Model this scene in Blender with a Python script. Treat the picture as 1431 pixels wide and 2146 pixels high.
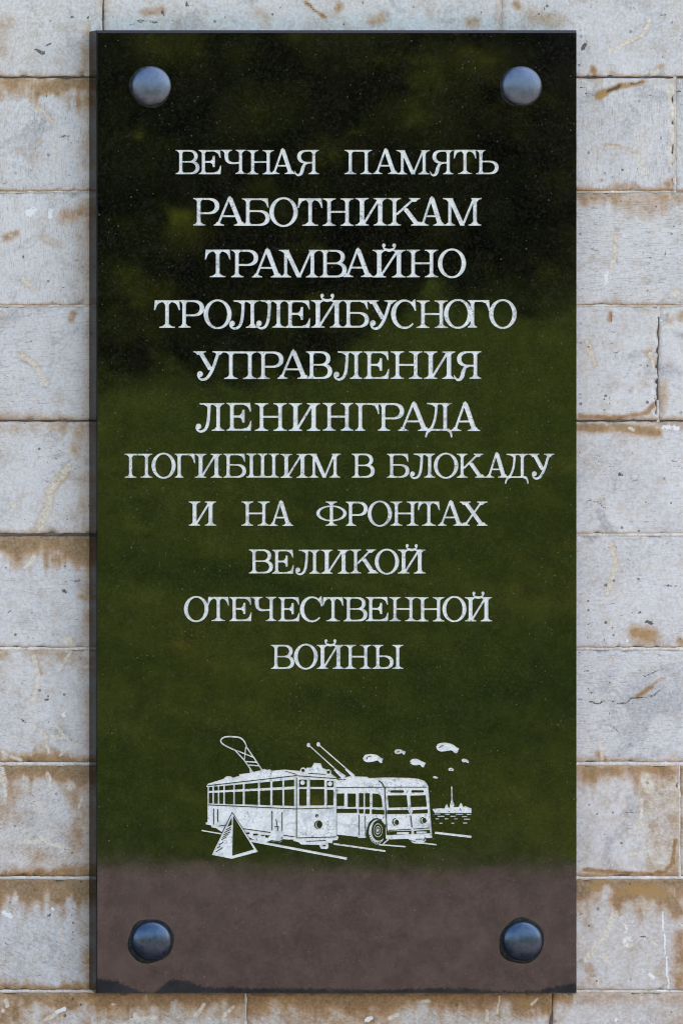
import bpy, bmesh, math, random
import numpy as np
from mathutils import Vector, Matrix
from mathutils.geometry import delaunay_2d_cdt

sc = bpy.context.scene
for o in list(bpy.data.objects):
    bpy.data.objects.remove(o)
C = sc.collection

# ------------------------------------------------------------------ camera, sky, sun, exposure
S = 0.0006                 # metres for one photograph pixel on the plaque's face
W_PX, H_PX = 1431.0, 2146.0
D = 4.0                    # lens to plaque face
CPX, CPY = -1940.0, 580.0  # foot of the lens axis, in photograph pixels (photographer stands left of the plaque)
CAM_H = 1.5                # eye height
THICK = 0.032              # slab thickness
FACE_Y = -THICK            # the slab's face; the wall's face is y = 0
CAM = Vector(((CPX - W_PX / 2) * S, FACE_Y - D, CAM_H))

cam_d = bpy.data.cameras.new('camera')
cam = bpy.data.objects.new('camera', cam_d)
C.objects.link(cam)
cam.location = CAM
cam.rotation_euler = (math.radians(90), 0, 0)
cam_d.sensor_fit = 'VERTICAL'
cam_d.sensor_height = 36.0
cam_d.sensor_width = 24.0
cam_d.lens = 36.0 * D / (H_PX * S)
cam_d.shift_x = (W_PX / 2 - CPX) / H_PX
cam_d.shift_y = (CPY - H_PX / 2) / H_PX
cam_d.clip_start = 0.05
cam_d.clip_end = 3000
sc.camera = cam

SUN_EL, SUN_AZ = math.radians(47), math.radians(62)   # azimuth from +y (behind the wall) towards +x
world = bpy.data.worlds.new('World')
sc.world = world
world.use_nodes = True
wn, wl = world.node_tree.nodes, world.node_tree.links
wn.clear()
sky = wn.new('ShaderNodeTexSky')
sky.sky_type = 'NISHITA'
sky.sun_disc = False
sky.sun_elevation = SUN_EL
sky.sun_rotation = SUN_AZ
sky.air_density = 1.0
sky.dust_density = 2.0
sky.ozone_density = 1.0
bg = wn.new('ShaderNodeBackground')
bg.inputs['Strength'].default_value = 0.12
wo = wn.new('ShaderNodeOutputWorld')
wl.new(sky.outputs[0], bg.inputs[0])
wl.new(bg.outputs[0], wo.inputs[0])

sun_d = bpy.data.lights.new('sun', 'SUN')
sun_d.energy = 4.0
sun_d.angle = math.radians(0.5)
sun_d.color = (1.0, 0.95, 0.88)
sun = bpy.data.objects.new('sun', sun_d)
C.objects.link(sun)
to_sun = Vector((math.sin(SUN_AZ) * math.cos(SUN_EL), math.cos(SUN_AZ) * math.cos(SUN_EL), math.sin(SUN_EL)))
sun.rotation_euler = to_sun.to_track_quat('Z', 'Y').to_euler()
sun.location = (6, 4, 12)

vs = sc.view_settings
vs.view_transform = 'Standard'
vs.look = 'None'
vs.gamma = 1.0
vs.use_curve_mapping = False
vs.exposure = 2.3
sc.cycles.use_denoising = True
sc.cycles.filter_width = 1.05
sc.cycles.max_bounces = 6
sc.cycles.sample_clamp_indirect = 6.0

# ------------------------------------------------------------------ helpers
rng = np.random.default_rng(7)
random.seed(7)


def on_plane(px, py, depth):
    """World x, z of the photograph pixel on the upright plane `depth` metres from the lens."""
    k = S * depth / D
    return CAM.x + (px - CPX) * k, CAM.z - (py - CPY) * k


def face_xz(px, py):
    return on_plane(px, py, D)


WALL_D = D + THICK


def wall_xz(px, py):
    return on_plane(px, py, WALL_D)


def obj(name, mesh, mat=None, parent=None, loc=None):
    o = bpy.data.objects.new(name, mesh)
    C.objects.link(o)
    if mat is not None and not mesh.materials:
        mesh.materials.append(mat)
    if loc is not None:
        o.location = loc
    if parent is not None:
        o.parent = parent
    return o


def empty(name, loc, label, cat, group=None):
    o = bpy.data.objects.new(name, None)
    C.objects.link(o)
    o.location = loc
    o['label'] = label
    o['category'] = cat
    if group:
        o['group'] = group
    return o


def mesh_of(name, verts, faces, smooth=False):
    m = bpy.data.meshes.new(name)
    m.from_pydata([tuple(v) for v in verts], [], faces)
    m.update()
    if smooth:
        for p in m.polygons:
            p.use_smooth = True
    return m


def value_noise(x, y, seed):
    """Smooth 2-D value noise in 0..1 on arrays."""
    r = np.random.default_rng(seed)
    t = r.random((128, 128))
    xi, yi = np.floor(x).astype(int), np.floor(y).astype(int)
    fx, fy = x - xi, y - yi
    fx, fy = fx * fx * (3 - 2 * fx), fy * fy * (3 - 2 * fy)
    g = lambda a, b: t[a % 128, b % 128]
    return (g(xi, yi) * (1 - fx) * (1 - fy) + g(xi + 1, yi) * fx * (1 - fy)
            + g(xi, yi + 1) * (1 - fx) * fy + g(xi + 1, yi + 1) * fx * fy)


def fbm(x, y, seed, octaves=4):
    s, a, n = 0, 1.0, 0
    for i in range(octaves):
        s = s + a * value_noise(x * 2 ** i, y * 2 ** i, seed + i)
        n += a
        a *= 0.5
    return s / n


# ------------------------------------------------------------------ material kit
class Mat:
    def __init__(self, name):
        self.m = bpy.data.materials.new(name)
        self.m.use_nodes = True
        self.t = self.m.node_tree
        self.n, self.l = self.t.nodes, self.t.links
        self.n.clear()
        self.out = self.n.new('ShaderNodeOutputMaterial')
        self.b = self.n.new('ShaderNodeBsdfPrincipled')
        self.l.new(self.b.outputs[0], self.out.inputs[0])

    def put(self, sock, v):
        if isinstance(v, bpy.types.NodeSocket):
            self.l.new(v, sock)
        elif isinstance(v, (tuple, list)):
            v = tuple(v)
            sock.default_value = v + (1.0,) if len(v) == 3 and sock.type == 'RGBA' else v
        else:
            sock.default_value = v

    def pos(self):
        g = self.n.new('ShaderNodeNewGeometry')
        return g.outputs['Position']

    def mapping(self, vec, scale=(1, 1, 1), rot=(0, 0, 0), loc=(0, 0, 0)):
        m = self.n.new('ShaderNodeMapping')
        self.put(m.inputs['Vector'], vec)
        m.inputs['Scale'].default_value = scale
        self.put(m.inputs['Rotation'], rot)
        m.inputs['Location'].default_value = loc
        return m.outputs[0]

    def noise(self, vec, scale, detail=4, rough=0.55, dist=0.0):
        n = self.n.new('ShaderNodeTexNoise')
        self.put(n.inputs['Vector'], vec)
        n.inputs['Scale'].default_value = scale
        n.inputs['Detail'].default_value = detail
        n.inputs['Roughness'].default_value = rough
        n.inputs['Distortion'].default_value = dist
        return n.outputs['Fac']

    def voronoi(self, vec, scale, feature='F1', out='Distance', rnd=1.0):
        n = self.n.new('ShaderNodeTexVoronoi')
        n.feature = feature
        self.put(n.inputs['Vector'], vec)
        n.inputs['Scale'].default_value = scale
        n.inputs['Randomness'].default_value = rnd
        return n.outputs[out]

    def ramp(self, fac, a, b, lo=0.0, hi=1.0, smooth=True):
        n = self.n.new('ShaderNodeMapRange')
        n.interpolation_type = 'SMOOTHSTEP' if smooth else 'LINEAR'
        n.clamp = True if not smooth else n.clamp
        self.put(n.inputs[0], fac)
        for i, v in enumerate((a, b, lo, hi)):
            self.put(n.inputs[1 + i], v)
        return n.outputs[0]

    def math(self, op, a, b=0.0, clamp=False):
        n = self.n.new('ShaderNodeMath')
        n.operation = op
        n.use_clamp = clamp
        self.put(n.inputs[0], a)
        self.put(n.inputs[1], b)
        return n.outputs[0]

    def mix(self, fac, a, b, mode='MIX'):
        n = self.n.new('ShaderNodeMix')
        n.data_type = 'RGBA'
        n.blend_type = mode
        self.put(n.inputs[0], fac)
        self.put(n.inputs[6], a)
        self.put(n.inputs[7], b)
        return n.outputs[2]

    def attr(self, name, kind='GEOMETRY'):
        n = self.n.new('ShaderNodeAttribute')
        n.attribute_type = kind
        n.attribute_name = name
        return n

    def split(self, vec):
        n = self.n.new('ShaderNodeSeparateXYZ')
        self.put(n.inputs[0], vec)
        return n.outputs

    def bump(self, h, strength=0.3, dist=0.001, prev=None):
        n = self.n.new('ShaderNodeBump')
        n.inputs['Strength'].default_value = strength
        n.inputs['Distance'].default_value = dist
        self.put(n.inputs['Height'], h)
        if prev is not None:
            self.put(n.inputs['Normal'], prev)
        return n.outputs[0]

    def done(self, color, rough=0.6, normal=None, ior=None, metal=0.0, spec=None):
        self.put(self.b.inputs['Base Color'], color)
        self.put(self.b.inputs['Roughness'], rough)
        self.put(self.b.inputs['Metallic'], metal)
        if ior is not None:
            self.put(self.b.inputs['IOR'], ior)
        if spec is not None:
            self.put(self.b.inputs['Specular IOR Level'], spec)
        if normal is not None:
            self.put(self.b.inputs['Normal'], normal)
        return self.m


# --- limestone of the wall: every block carries its own stains (attributes) and tooling direction
def make_limestone():
    k = Mat('limestone')
    p = k.pos()
    wear_shade = k.attr('wear_shade')                      # R brown dirt and painted slab shadow, G cream fossil marks, B dark pits and cracks
    tone = k.attr('tone')                      # R warm bedding, G rust, B white chips
    w = k.n.new('ShaderNodeSeparateColor'); k.put(w.inputs[0], wear_shade.outputs['Color'])
    t = k.n.new('ShaderNodeSeparateColor'); k.put(t.inputs[0], tone.outputs['Color'])
    seed = k.attr('block_seed', 'OBJECT').outputs['Fac']
    ang = k.attr('tool_angle', 'OBJECT').outputs['Fac']
    tool_amt = k.attr('tool_depth', 'OBJECT').outputs['Fac']
    rot = k.n.new('ShaderNodeCombineXYZ'); k.put(rot.inputs[1], ang)
    # shift the textures from block to block
    sh = k.n.new('ShaderNodeCombineXYZ')
    k.put(sh.inputs[1], seed)
    pv = k.n.new('ShaderNodeVectorMath'); pv.operation = 'ADD'
    k.put(pv.inputs[0], p); k.put(pv.inputs[1], sh.outputs[0])
    pp = pv.outputs[0]
    big = k.noise(pp, 9, 5, 0.6, 0.4)
    mid = k.noise(pp, 42, 6, 0.62, 0.2)
    fine = k.noise(pp, 260, 5, 0.65)
    tool_v = k.mapping(k.mapping(pp, rot=rot.outputs[0]), scale=(75, 75, 760))
    tool = k.noise(tool_v, 1.0, 3, 0.55)
    tool2 = k.noise(k.mapping(k.mapping(pp, rot=rot.outputs[0]), scale=(8, 8, 330)), 1.0, 2, 0.5)
    # colours
    base = k.mix(k.ramp(big, 0.3, 0.72), (0.79, 0.705, 0.610), (0.67, 0.595, 0.515))
    cloud = k.noise(pp, 17, 6, 0.62, 0.9)
    base = k.mix(k.ramp(cloud, 0.52, 0.70, 0, 0.30), base, (0.80, 0.68, 0.53))
    base = k.mix(k.ramp(cloud, 0.47, 0.32, 0, 0.75), base, (0.49, 0.44, 0.39))
    warm = k.mix(k.ramp(mid, 0.35, 0.7), (0.66, 0.50, 0.335), (0.50, 0.355, 0.22))
    wf = k.math('MULTIPLY', t.outputs[0], k.ramp(mid, 0.25, 0.65, 0.4, 1.0), True)
    col = k.mix(wf, base, warm)
    # pale veins through the warmer beds
    vn = k.noise(k.mapping(pp, rot=(0, 0.6, 0), scale=(26, 26, 60)), 1.0, 5, 0.6, 2.2)
    vein = k.ramp(k.math('ABSOLUTE', k.math('SUBTRACT', vn, 0.5)), 0.0, 0.022, 1, 0)
    vein = k.math('MULTIPLY', vein, k.ramp(k.math('ADD', k.noise(pp, 19, 2), k.math('MULTIPLY', t.outputs[0], 0.25)), 0.58, 0.72, 0, 0.6))
    col = k.mix(vein, col, (0.86, 0.76, 0.60))
    # tooling lines: dirt sits in the grooves
    tl = k.ramp(tool, 0.50, 0.72)
    col = k.mix(k.math('MULTIPLY', tl, k.math('MULTIPLY', tool_amt, 0.58), True), col, (0.31, 0.275, 0.245))
    tl2 = k.ramp(tool2, 0.57, 0.70)
    col = k.mix(k.math('MULTIPLY', tl2, k.math('MULTIPLY', tool_amt, 0.2), True), col, (0.72, 0.66, 0.58))
    # fine mottling
    col = k.mix(0.5, col, k.mix(k.ramp(fine, 0.3, 0.7), (0.28, 0.28, 0.28), (0.70, 0.70, 0.70)), 'OVERLAY')
    # brown seepage in the stone, painted slab shadow included: tints what lies under it, ragged only in places
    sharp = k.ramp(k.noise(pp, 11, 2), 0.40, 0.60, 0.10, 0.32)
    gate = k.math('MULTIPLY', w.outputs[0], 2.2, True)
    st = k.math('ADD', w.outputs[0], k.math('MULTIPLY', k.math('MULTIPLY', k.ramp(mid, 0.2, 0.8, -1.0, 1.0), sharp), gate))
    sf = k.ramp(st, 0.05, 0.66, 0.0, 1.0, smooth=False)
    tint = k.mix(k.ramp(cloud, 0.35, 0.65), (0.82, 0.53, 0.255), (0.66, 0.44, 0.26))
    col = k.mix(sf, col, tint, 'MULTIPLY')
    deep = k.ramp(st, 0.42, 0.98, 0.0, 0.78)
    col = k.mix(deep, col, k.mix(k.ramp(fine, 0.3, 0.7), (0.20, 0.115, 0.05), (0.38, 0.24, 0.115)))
    # rust and ochre
    rf = k.ramp(k.math('ADD', t.outputs[1], k.ramp(mid, 0.25, 0.75, -0.5, 0.5)), 0.10, 1.1, 0, 0.9)
    col = k.mix(rf, col, (0.46, 0.255, 0.075))
    # cream fossil casts
    cf = k.ramp(k.math('ADD', w.outputs[1], k.ramp(mid, 0.2, 0.8, -0.14, 0.14)), 0.22, 0.70, 0, 0.82)
    col = k.mix(cf, col, k.mix(k.ramp(fine, 0.35, 0.65), (0.70, 0.55, 0.37), (0.90, 0.77, 0.58)))
    wf2 = k.ramp(k.math('ADD', t.outputs[2], k.ramp(fine, 0.25, 0.75, -0.2, 0.2)), 0.4, 0.6)
    col = k.mix(wf2, col, (0.93, 0.85, 0.74))
    # scattered pin holes, few and uneven
    vd = k.voronoi(pp, 95)
    vc = k.voronoi(pp, 95, out='Color')
    vs_ = k.n.new('ShaderNodeSeparateColor'); k.put(vs_.inputs[0], vc)
    size = k.ramp(vs_.outputs[0], 0.55, 1.0, 0.0, 0.21)
    hole = k.math('MULTIPLY', k.math('LESS_THAN', vd, size), k.ramp(k.noise(pp, 14, 3), 0.40, 0.58))
    dk = k.math('ADD', w.outputs[2], k.ramp(fine, 0.25, 0.75, -0.28, 0.28))
    df = k.math('MAXIMUM', k.ramp(dk, 0.36, 0.66, 0, 0.9), k.math('MULTIPLY', hole, 0.75))
    col = k.mix(df, col, (0.085, 0.070, 0.056))
    # short dark flecks at all angles
    fl = k.noise(k.mapping(pp, rot=(0, 0.5, 0), scale=(1.0, 1, 2.6)), 105, 3, 0.6, 1.2)
    fl2 = k.noise(k.mapping(pp, rot=(0, -0.7, 0), scale=(1.0, 1, 3.0)), 80, 3, 0.6, 1.5)
    flk = k.math('MAXIMUM', k.ramp(fl, 0.665, 0.72), k.ramp(fl2, 0.67, 0.72))
    flk = k.math('MULTIPLY', flk, k.ramp(k.noise(pp, 10, 3), 0.38, 0.62, 0.15, 0.95))
    col = k.mix(flk, col, (0.17, 0.135, 0.105))
    # hair cracks along bedding
    cr = k.noise(k.mapping(pp, scale=(30, 30, 75)), 1.0, 7, 0.7, 1.5)
    crk = k.ramp(k.math('ABSOLUTE', k.math('SUBTRACT', cr, 0.5)), 0.0, 0.008, 1, 0)
    crk = k.math('MULTIPLY', crk, k.ramp(k.noise(pp, 22, 2), 0.60, 0.70, 0, 0.55))
    col = k.mix(crk, col, (0.14, 0.115, 0.095))
    h = k.math('ADD', k.math('MULTIPLY', fine, 0.5), k.math('MULTIPLY', k.math('MULTIPLY', tool, tool_amt), 0.9))
    h = k.math('SUBTRACT', h, k.math('MULTIPLY', df, 1.1))
    h = k.math('SUBTRACT', h, crk)
    h = k.math('ADD', h, k.math('MULTIPLY', mid, 0.9))
    nrm = k.bump(h, 0.55, 0.0011)
    return k.done(col, k.ramp(mid, 0.3, 0.7, 0.55, 0.78), nrm, spec=0.35)


def make_mortar(name, light):
    k = Mat(name)
    p = k.pos()
    n = k.noise(p, 60, 5, 0.65)
    f = k.noise(p, 420, 4, 0.6)
    c = k.mix(k.ramp(n, 0.35, 0.65), light, tuple(v * 0.72 for v in light))
    c = k.mix(k.ramp(f, 0.45, 0.75, 0, 0.6), c, tuple(v * 0.4 for v in light))
    return k.done(c, 0.9, k.bump(f, 0.8, 0.001), spec=0.2)


def make_granite():
    k = Mat('polished_gabbro')
    p = k.pos()
    grain = k.noise(p, 420, 6, 0.8)
    cloud = k.noise(p, 15, 6, 0.62, 0.5)
    mottle = k.noise(p, 34, 6, 0.66, 0.3)
    base = k.mix(k.ramp(grain, 0.47, 0.66), (0.0010, 0.0009, 0.0007), (0.0200, 0.0180, 0.0130))
    base = k.mix(k.ramp(cloud, 0.42, 0.72, 0, 0.7), base, (0.0058, 0.0062, 0.0022))  # olive clouds painted into the base imitate a mottled green reflection
    # pale feldspar grains, mostly faint, a few bright
    vd = k.voronoi(p, 250)
    vc = k.n.new('ShaderNodeSeparateColor'); k.put(vc.inputs[0], k.voronoi(p, 250, out='Color'))
    sp = k.math('LESS_THAN', vd, k.ramp(vc.outputs[0], 0.58, 1.0, 0.0, 0.255))
    sp = k.math('MULTIPLY', sp, k.ramp(k.noise(p, 26, 3), 0.38, 0.62, 0.15, 1.0))
    bright = k.math('POWER', vc.outputs[1], 3.0)
    base = k.mix(k.math('MULTIPLY', sp, 0.8), base, k.mix(bright, (0.020, 0.019, 0.012), (0.12, 0.11, 0.085)))
    # thin clinging dust, uneven
    dust = k.ramp(k.noise(p, 140, 7, 0.75), 0.50, 0.75, 0, 0.16)
    base = k.mix(dust, base, (0.085, 0.080, 0.050))
    # matt tide mark of old bitumen along the foot of the slab
    tide = k.attr('tide').outputs['Fac']
    td = k.ramp(k.math('ADD', tide, k.ramp(k.noise(p, 190, 6, 0.7), 0.2, 0.8, -0.35, 0.35)), 0.30, 0.85, 0, 0.85)
    base = k.mix(td, base, k.mix(k.ramp(mottle, 0.35, 0.7), (0.006, 0.006, 0.007), (0.017, 0.0165, 0.018)))
    rough = k.math('ADD', k.ramp(k.noise(p, 20, 5, 0.6), 0.3, 0.7, 0.025, 0.065), k.math('MULTIPLY', td, 0.5))
    # specular level varied in clouds so the reflection looks mottled
    dull = k.math('MULTIPLY', k.ramp(mottle, 0.32, 0.66, 0.80, 1.10), k.ramp(grain, 0.35, 0.65, 0.88, 1.06))
    lvl = k.math('MULTIPLY', k.math('MULTIPLY', dull, 0.5), k.ramp(td, 0, 1, 1.0, 0.2, smooth=False))
    nrm = k.bump(k.noise(p, 8, 2), 0.10, 0.002)
    return k.done(base, rough, nrm, ior=1.9, spec=lvl)


def make_slab_edge():
    k = Mat('polished_gabbro_edge')
    p = k.pos()
    g = k.noise(p, 300, 4, 0.65)
    c = k.mix(k.ramp(g, 0.4, 0.7), (0.005, 0.0042, 0.0036), (0.012, 0.010, 0.0085))
    return k.done(c, k.ramp(k.noise(p, 60, 3), 0.3, 0.7, 0.12, 0.22), ior=1.36)


def make_paint():
    k = Mat('worn_white_paint')
    p = k.pos()
    a = k.noise(p, 760, 5, 0.7)
    m = k.noise(p, 260, 5, 0.68, 0.6)
    b = k.noise(p, 48, 4, 0.6)
    c = k.mix(k.ramp(m, 0.36, 0.62), (0.98, 0.91, 0.77), (0.80, 0.735, 0.625))
    worn = k.ramp(k.math('ADD', k.math('MULTIPLY', k.math('ADD', a, m), 0.5), k.ramp(b, 0.35, 0.65, -0.09, 0.07)), 0.575, 0.65, 0, 0.7)
    fade = k.noise(p, 62, 4, 0.62, 0.8)
    c = k.mix(k.ramp(fade, 0.48, 0.68, 0, 0.6), c, (0.47, 0.445, 0.395))
    c = k.mix(worn, c, (0.10, 0.095, 0.085))
    return k.done(c, 0.8, k.bump(a, 0.5, 0.0004), spec=0.25)


def make_groove():
    k = Mat('raw_cut_stone')
    n = k.noise(k.pos(), 500, 4, 0.7)
    return k.done(k.mix(k.ramp(n, 0.4, 0.65), (0.05, 0.05, 0.045), (0.30, 0.29, 0.26)), 0.9, spec=0.1)


def make_bolt(name, ca, cb, rough, patina):
    k = Mat(name)
    p = k.pos()
    n = k.noise(p, 130, 5, 0.65)
    f = k.noise(p, 600, 4, 0.6)
    c = k.mix(k.ramp(n, 0.35, 0.65), ca, cb)
    pt = k.ramp(k.math('ADD', k.noise(p, 90, 6, 0.7), k.ramp(f, 0.3, 0.7, -0.08, 0.08)), 0.50, 0.60, 0, patina)
    c = k.mix(pt, c, (0.20, 0.215, 0.23))
    r = k.math('ADD', k.ramp(n, 0.3, 0.7, rough - 0.05, rough + 0.08), k.math('MULTIPLY', pt, 0.25))
    met = k.ramp(pt, 0, 1, 0.85, 0.2)
    return k.done(c, r, k.bump(n, 0.05, 0.0006), metal=met)


def make_sealant():
    k = Mat('old_sealant')
    p = k.pos()
    n = k.noise(p, 260, 4, 0.6)
    c = k.mix(k.ramp(n, 0.4, 0.7), (0.012, 0.012, 0.010), (0.035, 0.033, 0.024))
    return k.done(c, 0.8, k.bump(n, 0.8, 0.001), spec=0.2)


def make_lawn():
    k = Mat('lawn_grass')
    p = k.mapping(k.pos(), scale=(1.0, 0.32, 1.0))
    a = k.noise(p, 1.1, 6, 0.68)
    b = k.noise(p, 3.6, 5, 0.65)
    f = k.noise(p, 60, 4, 0.7)
    c = k.mix(k.ramp(a, 0.35, 0.65), (0.034, 0.056, 0.008), (0.098, 0.115, 0.018))
    c = k.mix(k.ramp(b, 0.4, 0.7, 0, 0.8), c, (0.026, 0.046, 0.007))
    c = k.mix(k.ramp(f, 0.4, 0.7, 0, 0.6), c, (0.026, 0.042, 0.004))
    vd = k.voronoi(p, 1.6)
    c = k.mix(k.ramp(vd, 0.03, 0.09, 0.9, 0), c, (0.35, 0.22, 0.03))
    return k.done(c, 0.9, k.bump(f, 1.0, 0.03), spec=0.0)


def make_paving():
    k = Mat('brown_gravel_paving')
    p = k.pos()
    a = k.noise(p, 1.2, 5, 0.6)
    f = k.noise(p, 70, 5, 0.75)
    c = k.mix(k.ramp(a, 0.3, 0.7), (0.165, 0.120, 0.108), (0.205, 0.152, 0.138))
    c = k.mix(k.ramp(f, 0.35, 0.7, 0, 0.7), c, (0.11, 0.078, 0.07))
    return k.done(c, 0.9, k.bump(f, 0.8, 0.01), spec=0.0)


def make_leaf(name, ca, cb):
    k = Mat(name)
    p = k.pos()
    c = k.mix(k.ramp(k.noise(p, 0.75, 3), 0.47, 0.62), ca, cb)  # sunlit and shaded clumps painted into the leaf colour
    return k.done(c, 0.8, spec=0.0)


def make_bark():
    k = Mat('bark')
    n = k.noise(k.mapping(k.pos(), scale=(6, 6, 1.2)), 4, 5, 0.65)
    return k.done(k.mix(k.ramp(n, 0.35, 0.65), (0.035, 0.027, 0.02), (0.08, 0.062, 0.048)), 0.9, k.bump(n, 0.8, 0.03))


LIME = make_limestone()
MORTAR = make_mortar('pale_mortar', (0.93, 0.80, 0.64))
MORTAR_DARK = make_mortar('dirty_mortar', (0.20, 0.165, 0.135))
GRANITE = make_granite()
EDGE = make_slab_edge()
PAINT = make_paint()
GROOVE = make_groove()
BOLT_TOP = make_bolt('weathered_bolt_metal', (0.125, 0.146, 0.182), (0.160, 0.182, 0.220), 0.42, 0.50)
BOLT_LOW = make_bolt('dark_bolt_metal', (0.055, 0.078, 0.112), (0.074, 0.100, 0.140), 0.30, 0.16)
SEAL = make_sealant()
LAWN = make_lawn()
PAVING = make_paving()
BARK = make_bark()
LEAF_A = make_leaf('dark_leaves', (0.010, 0.009, 0.004), (0.135, 0.155, 0.014))
LEAF_B = make_leaf('olive_leaves', (0.014, 0.012, 0.006), (0.150, 0.165, 0.016))

# ------------------------------------------------------------------ ground in front of the wall
PATH_W = 4.07
g = mesh_of('lawn', [(-900, -1500, -0.004), (900, -1500, -0.004), (900, 300, -0.004), (-900, 300, -0.004)], [(0, 1, 2, 3)])
o = obj('lawn', g, LAWN); o['kind'] = 'structure'
xs = np.linspace(-30, 30, 241)
edge = -PATH_W + (fbm(xs * 0.9, xs * 0 + 3, 5) - 0.5) * 0.16
pv = [(x, 0.10, 0.004) for x in xs] + [(x, e, 0.004) for x, e in zip(xs, edge)]
n_ = len(xs)
o = obj('path', mesh_of('path', pv, [(i, n_ + i, n_ + i + 1, i + 1) for i in range(n_ - 1)]), PAVING)
o['kind'] = 'structure'

# ------------------------------------------------------------------ the wall
wall = empty('stone_wall', (0, 0.15, 0), 'pale coursed limestone wall with brown stains along its joints, behind the plaque', 'wall')
wall_inv = wall.location

ROWS = [162, 402, 641, 882, 1121, 1360, 1601, 1840, 2078]        # bed joints seen in the photograph
ROW_H = 239.5
bounds = [ROWS[0] - ROW_H * i for i in range(12, 0, -1)] + ROWS + [ROWS[-1] + ROW_H * i for i in range(1, 9)]
TOPROW = 11      # index of the course that ends at y = 162
SEEN_V = {11: [218, 1050], 12: [640, 1415], 13: [-260, 905], 14: [520, 1380], 15: [-170, 780], 16: [600, 1530],
          17: [-300, 820], 18: [560, 1424], 19: [-120, 760], 20: [516, 1157]}
GAP_H = {}       # gap of the bed joint above row r (half width in px)
WHITE_J = {1121: 3.0, 1360: 2.6, 1601: 3.3, 1840: 3.0, 2078: 2.6, 641: 2.2, 402: 2.4}

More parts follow.
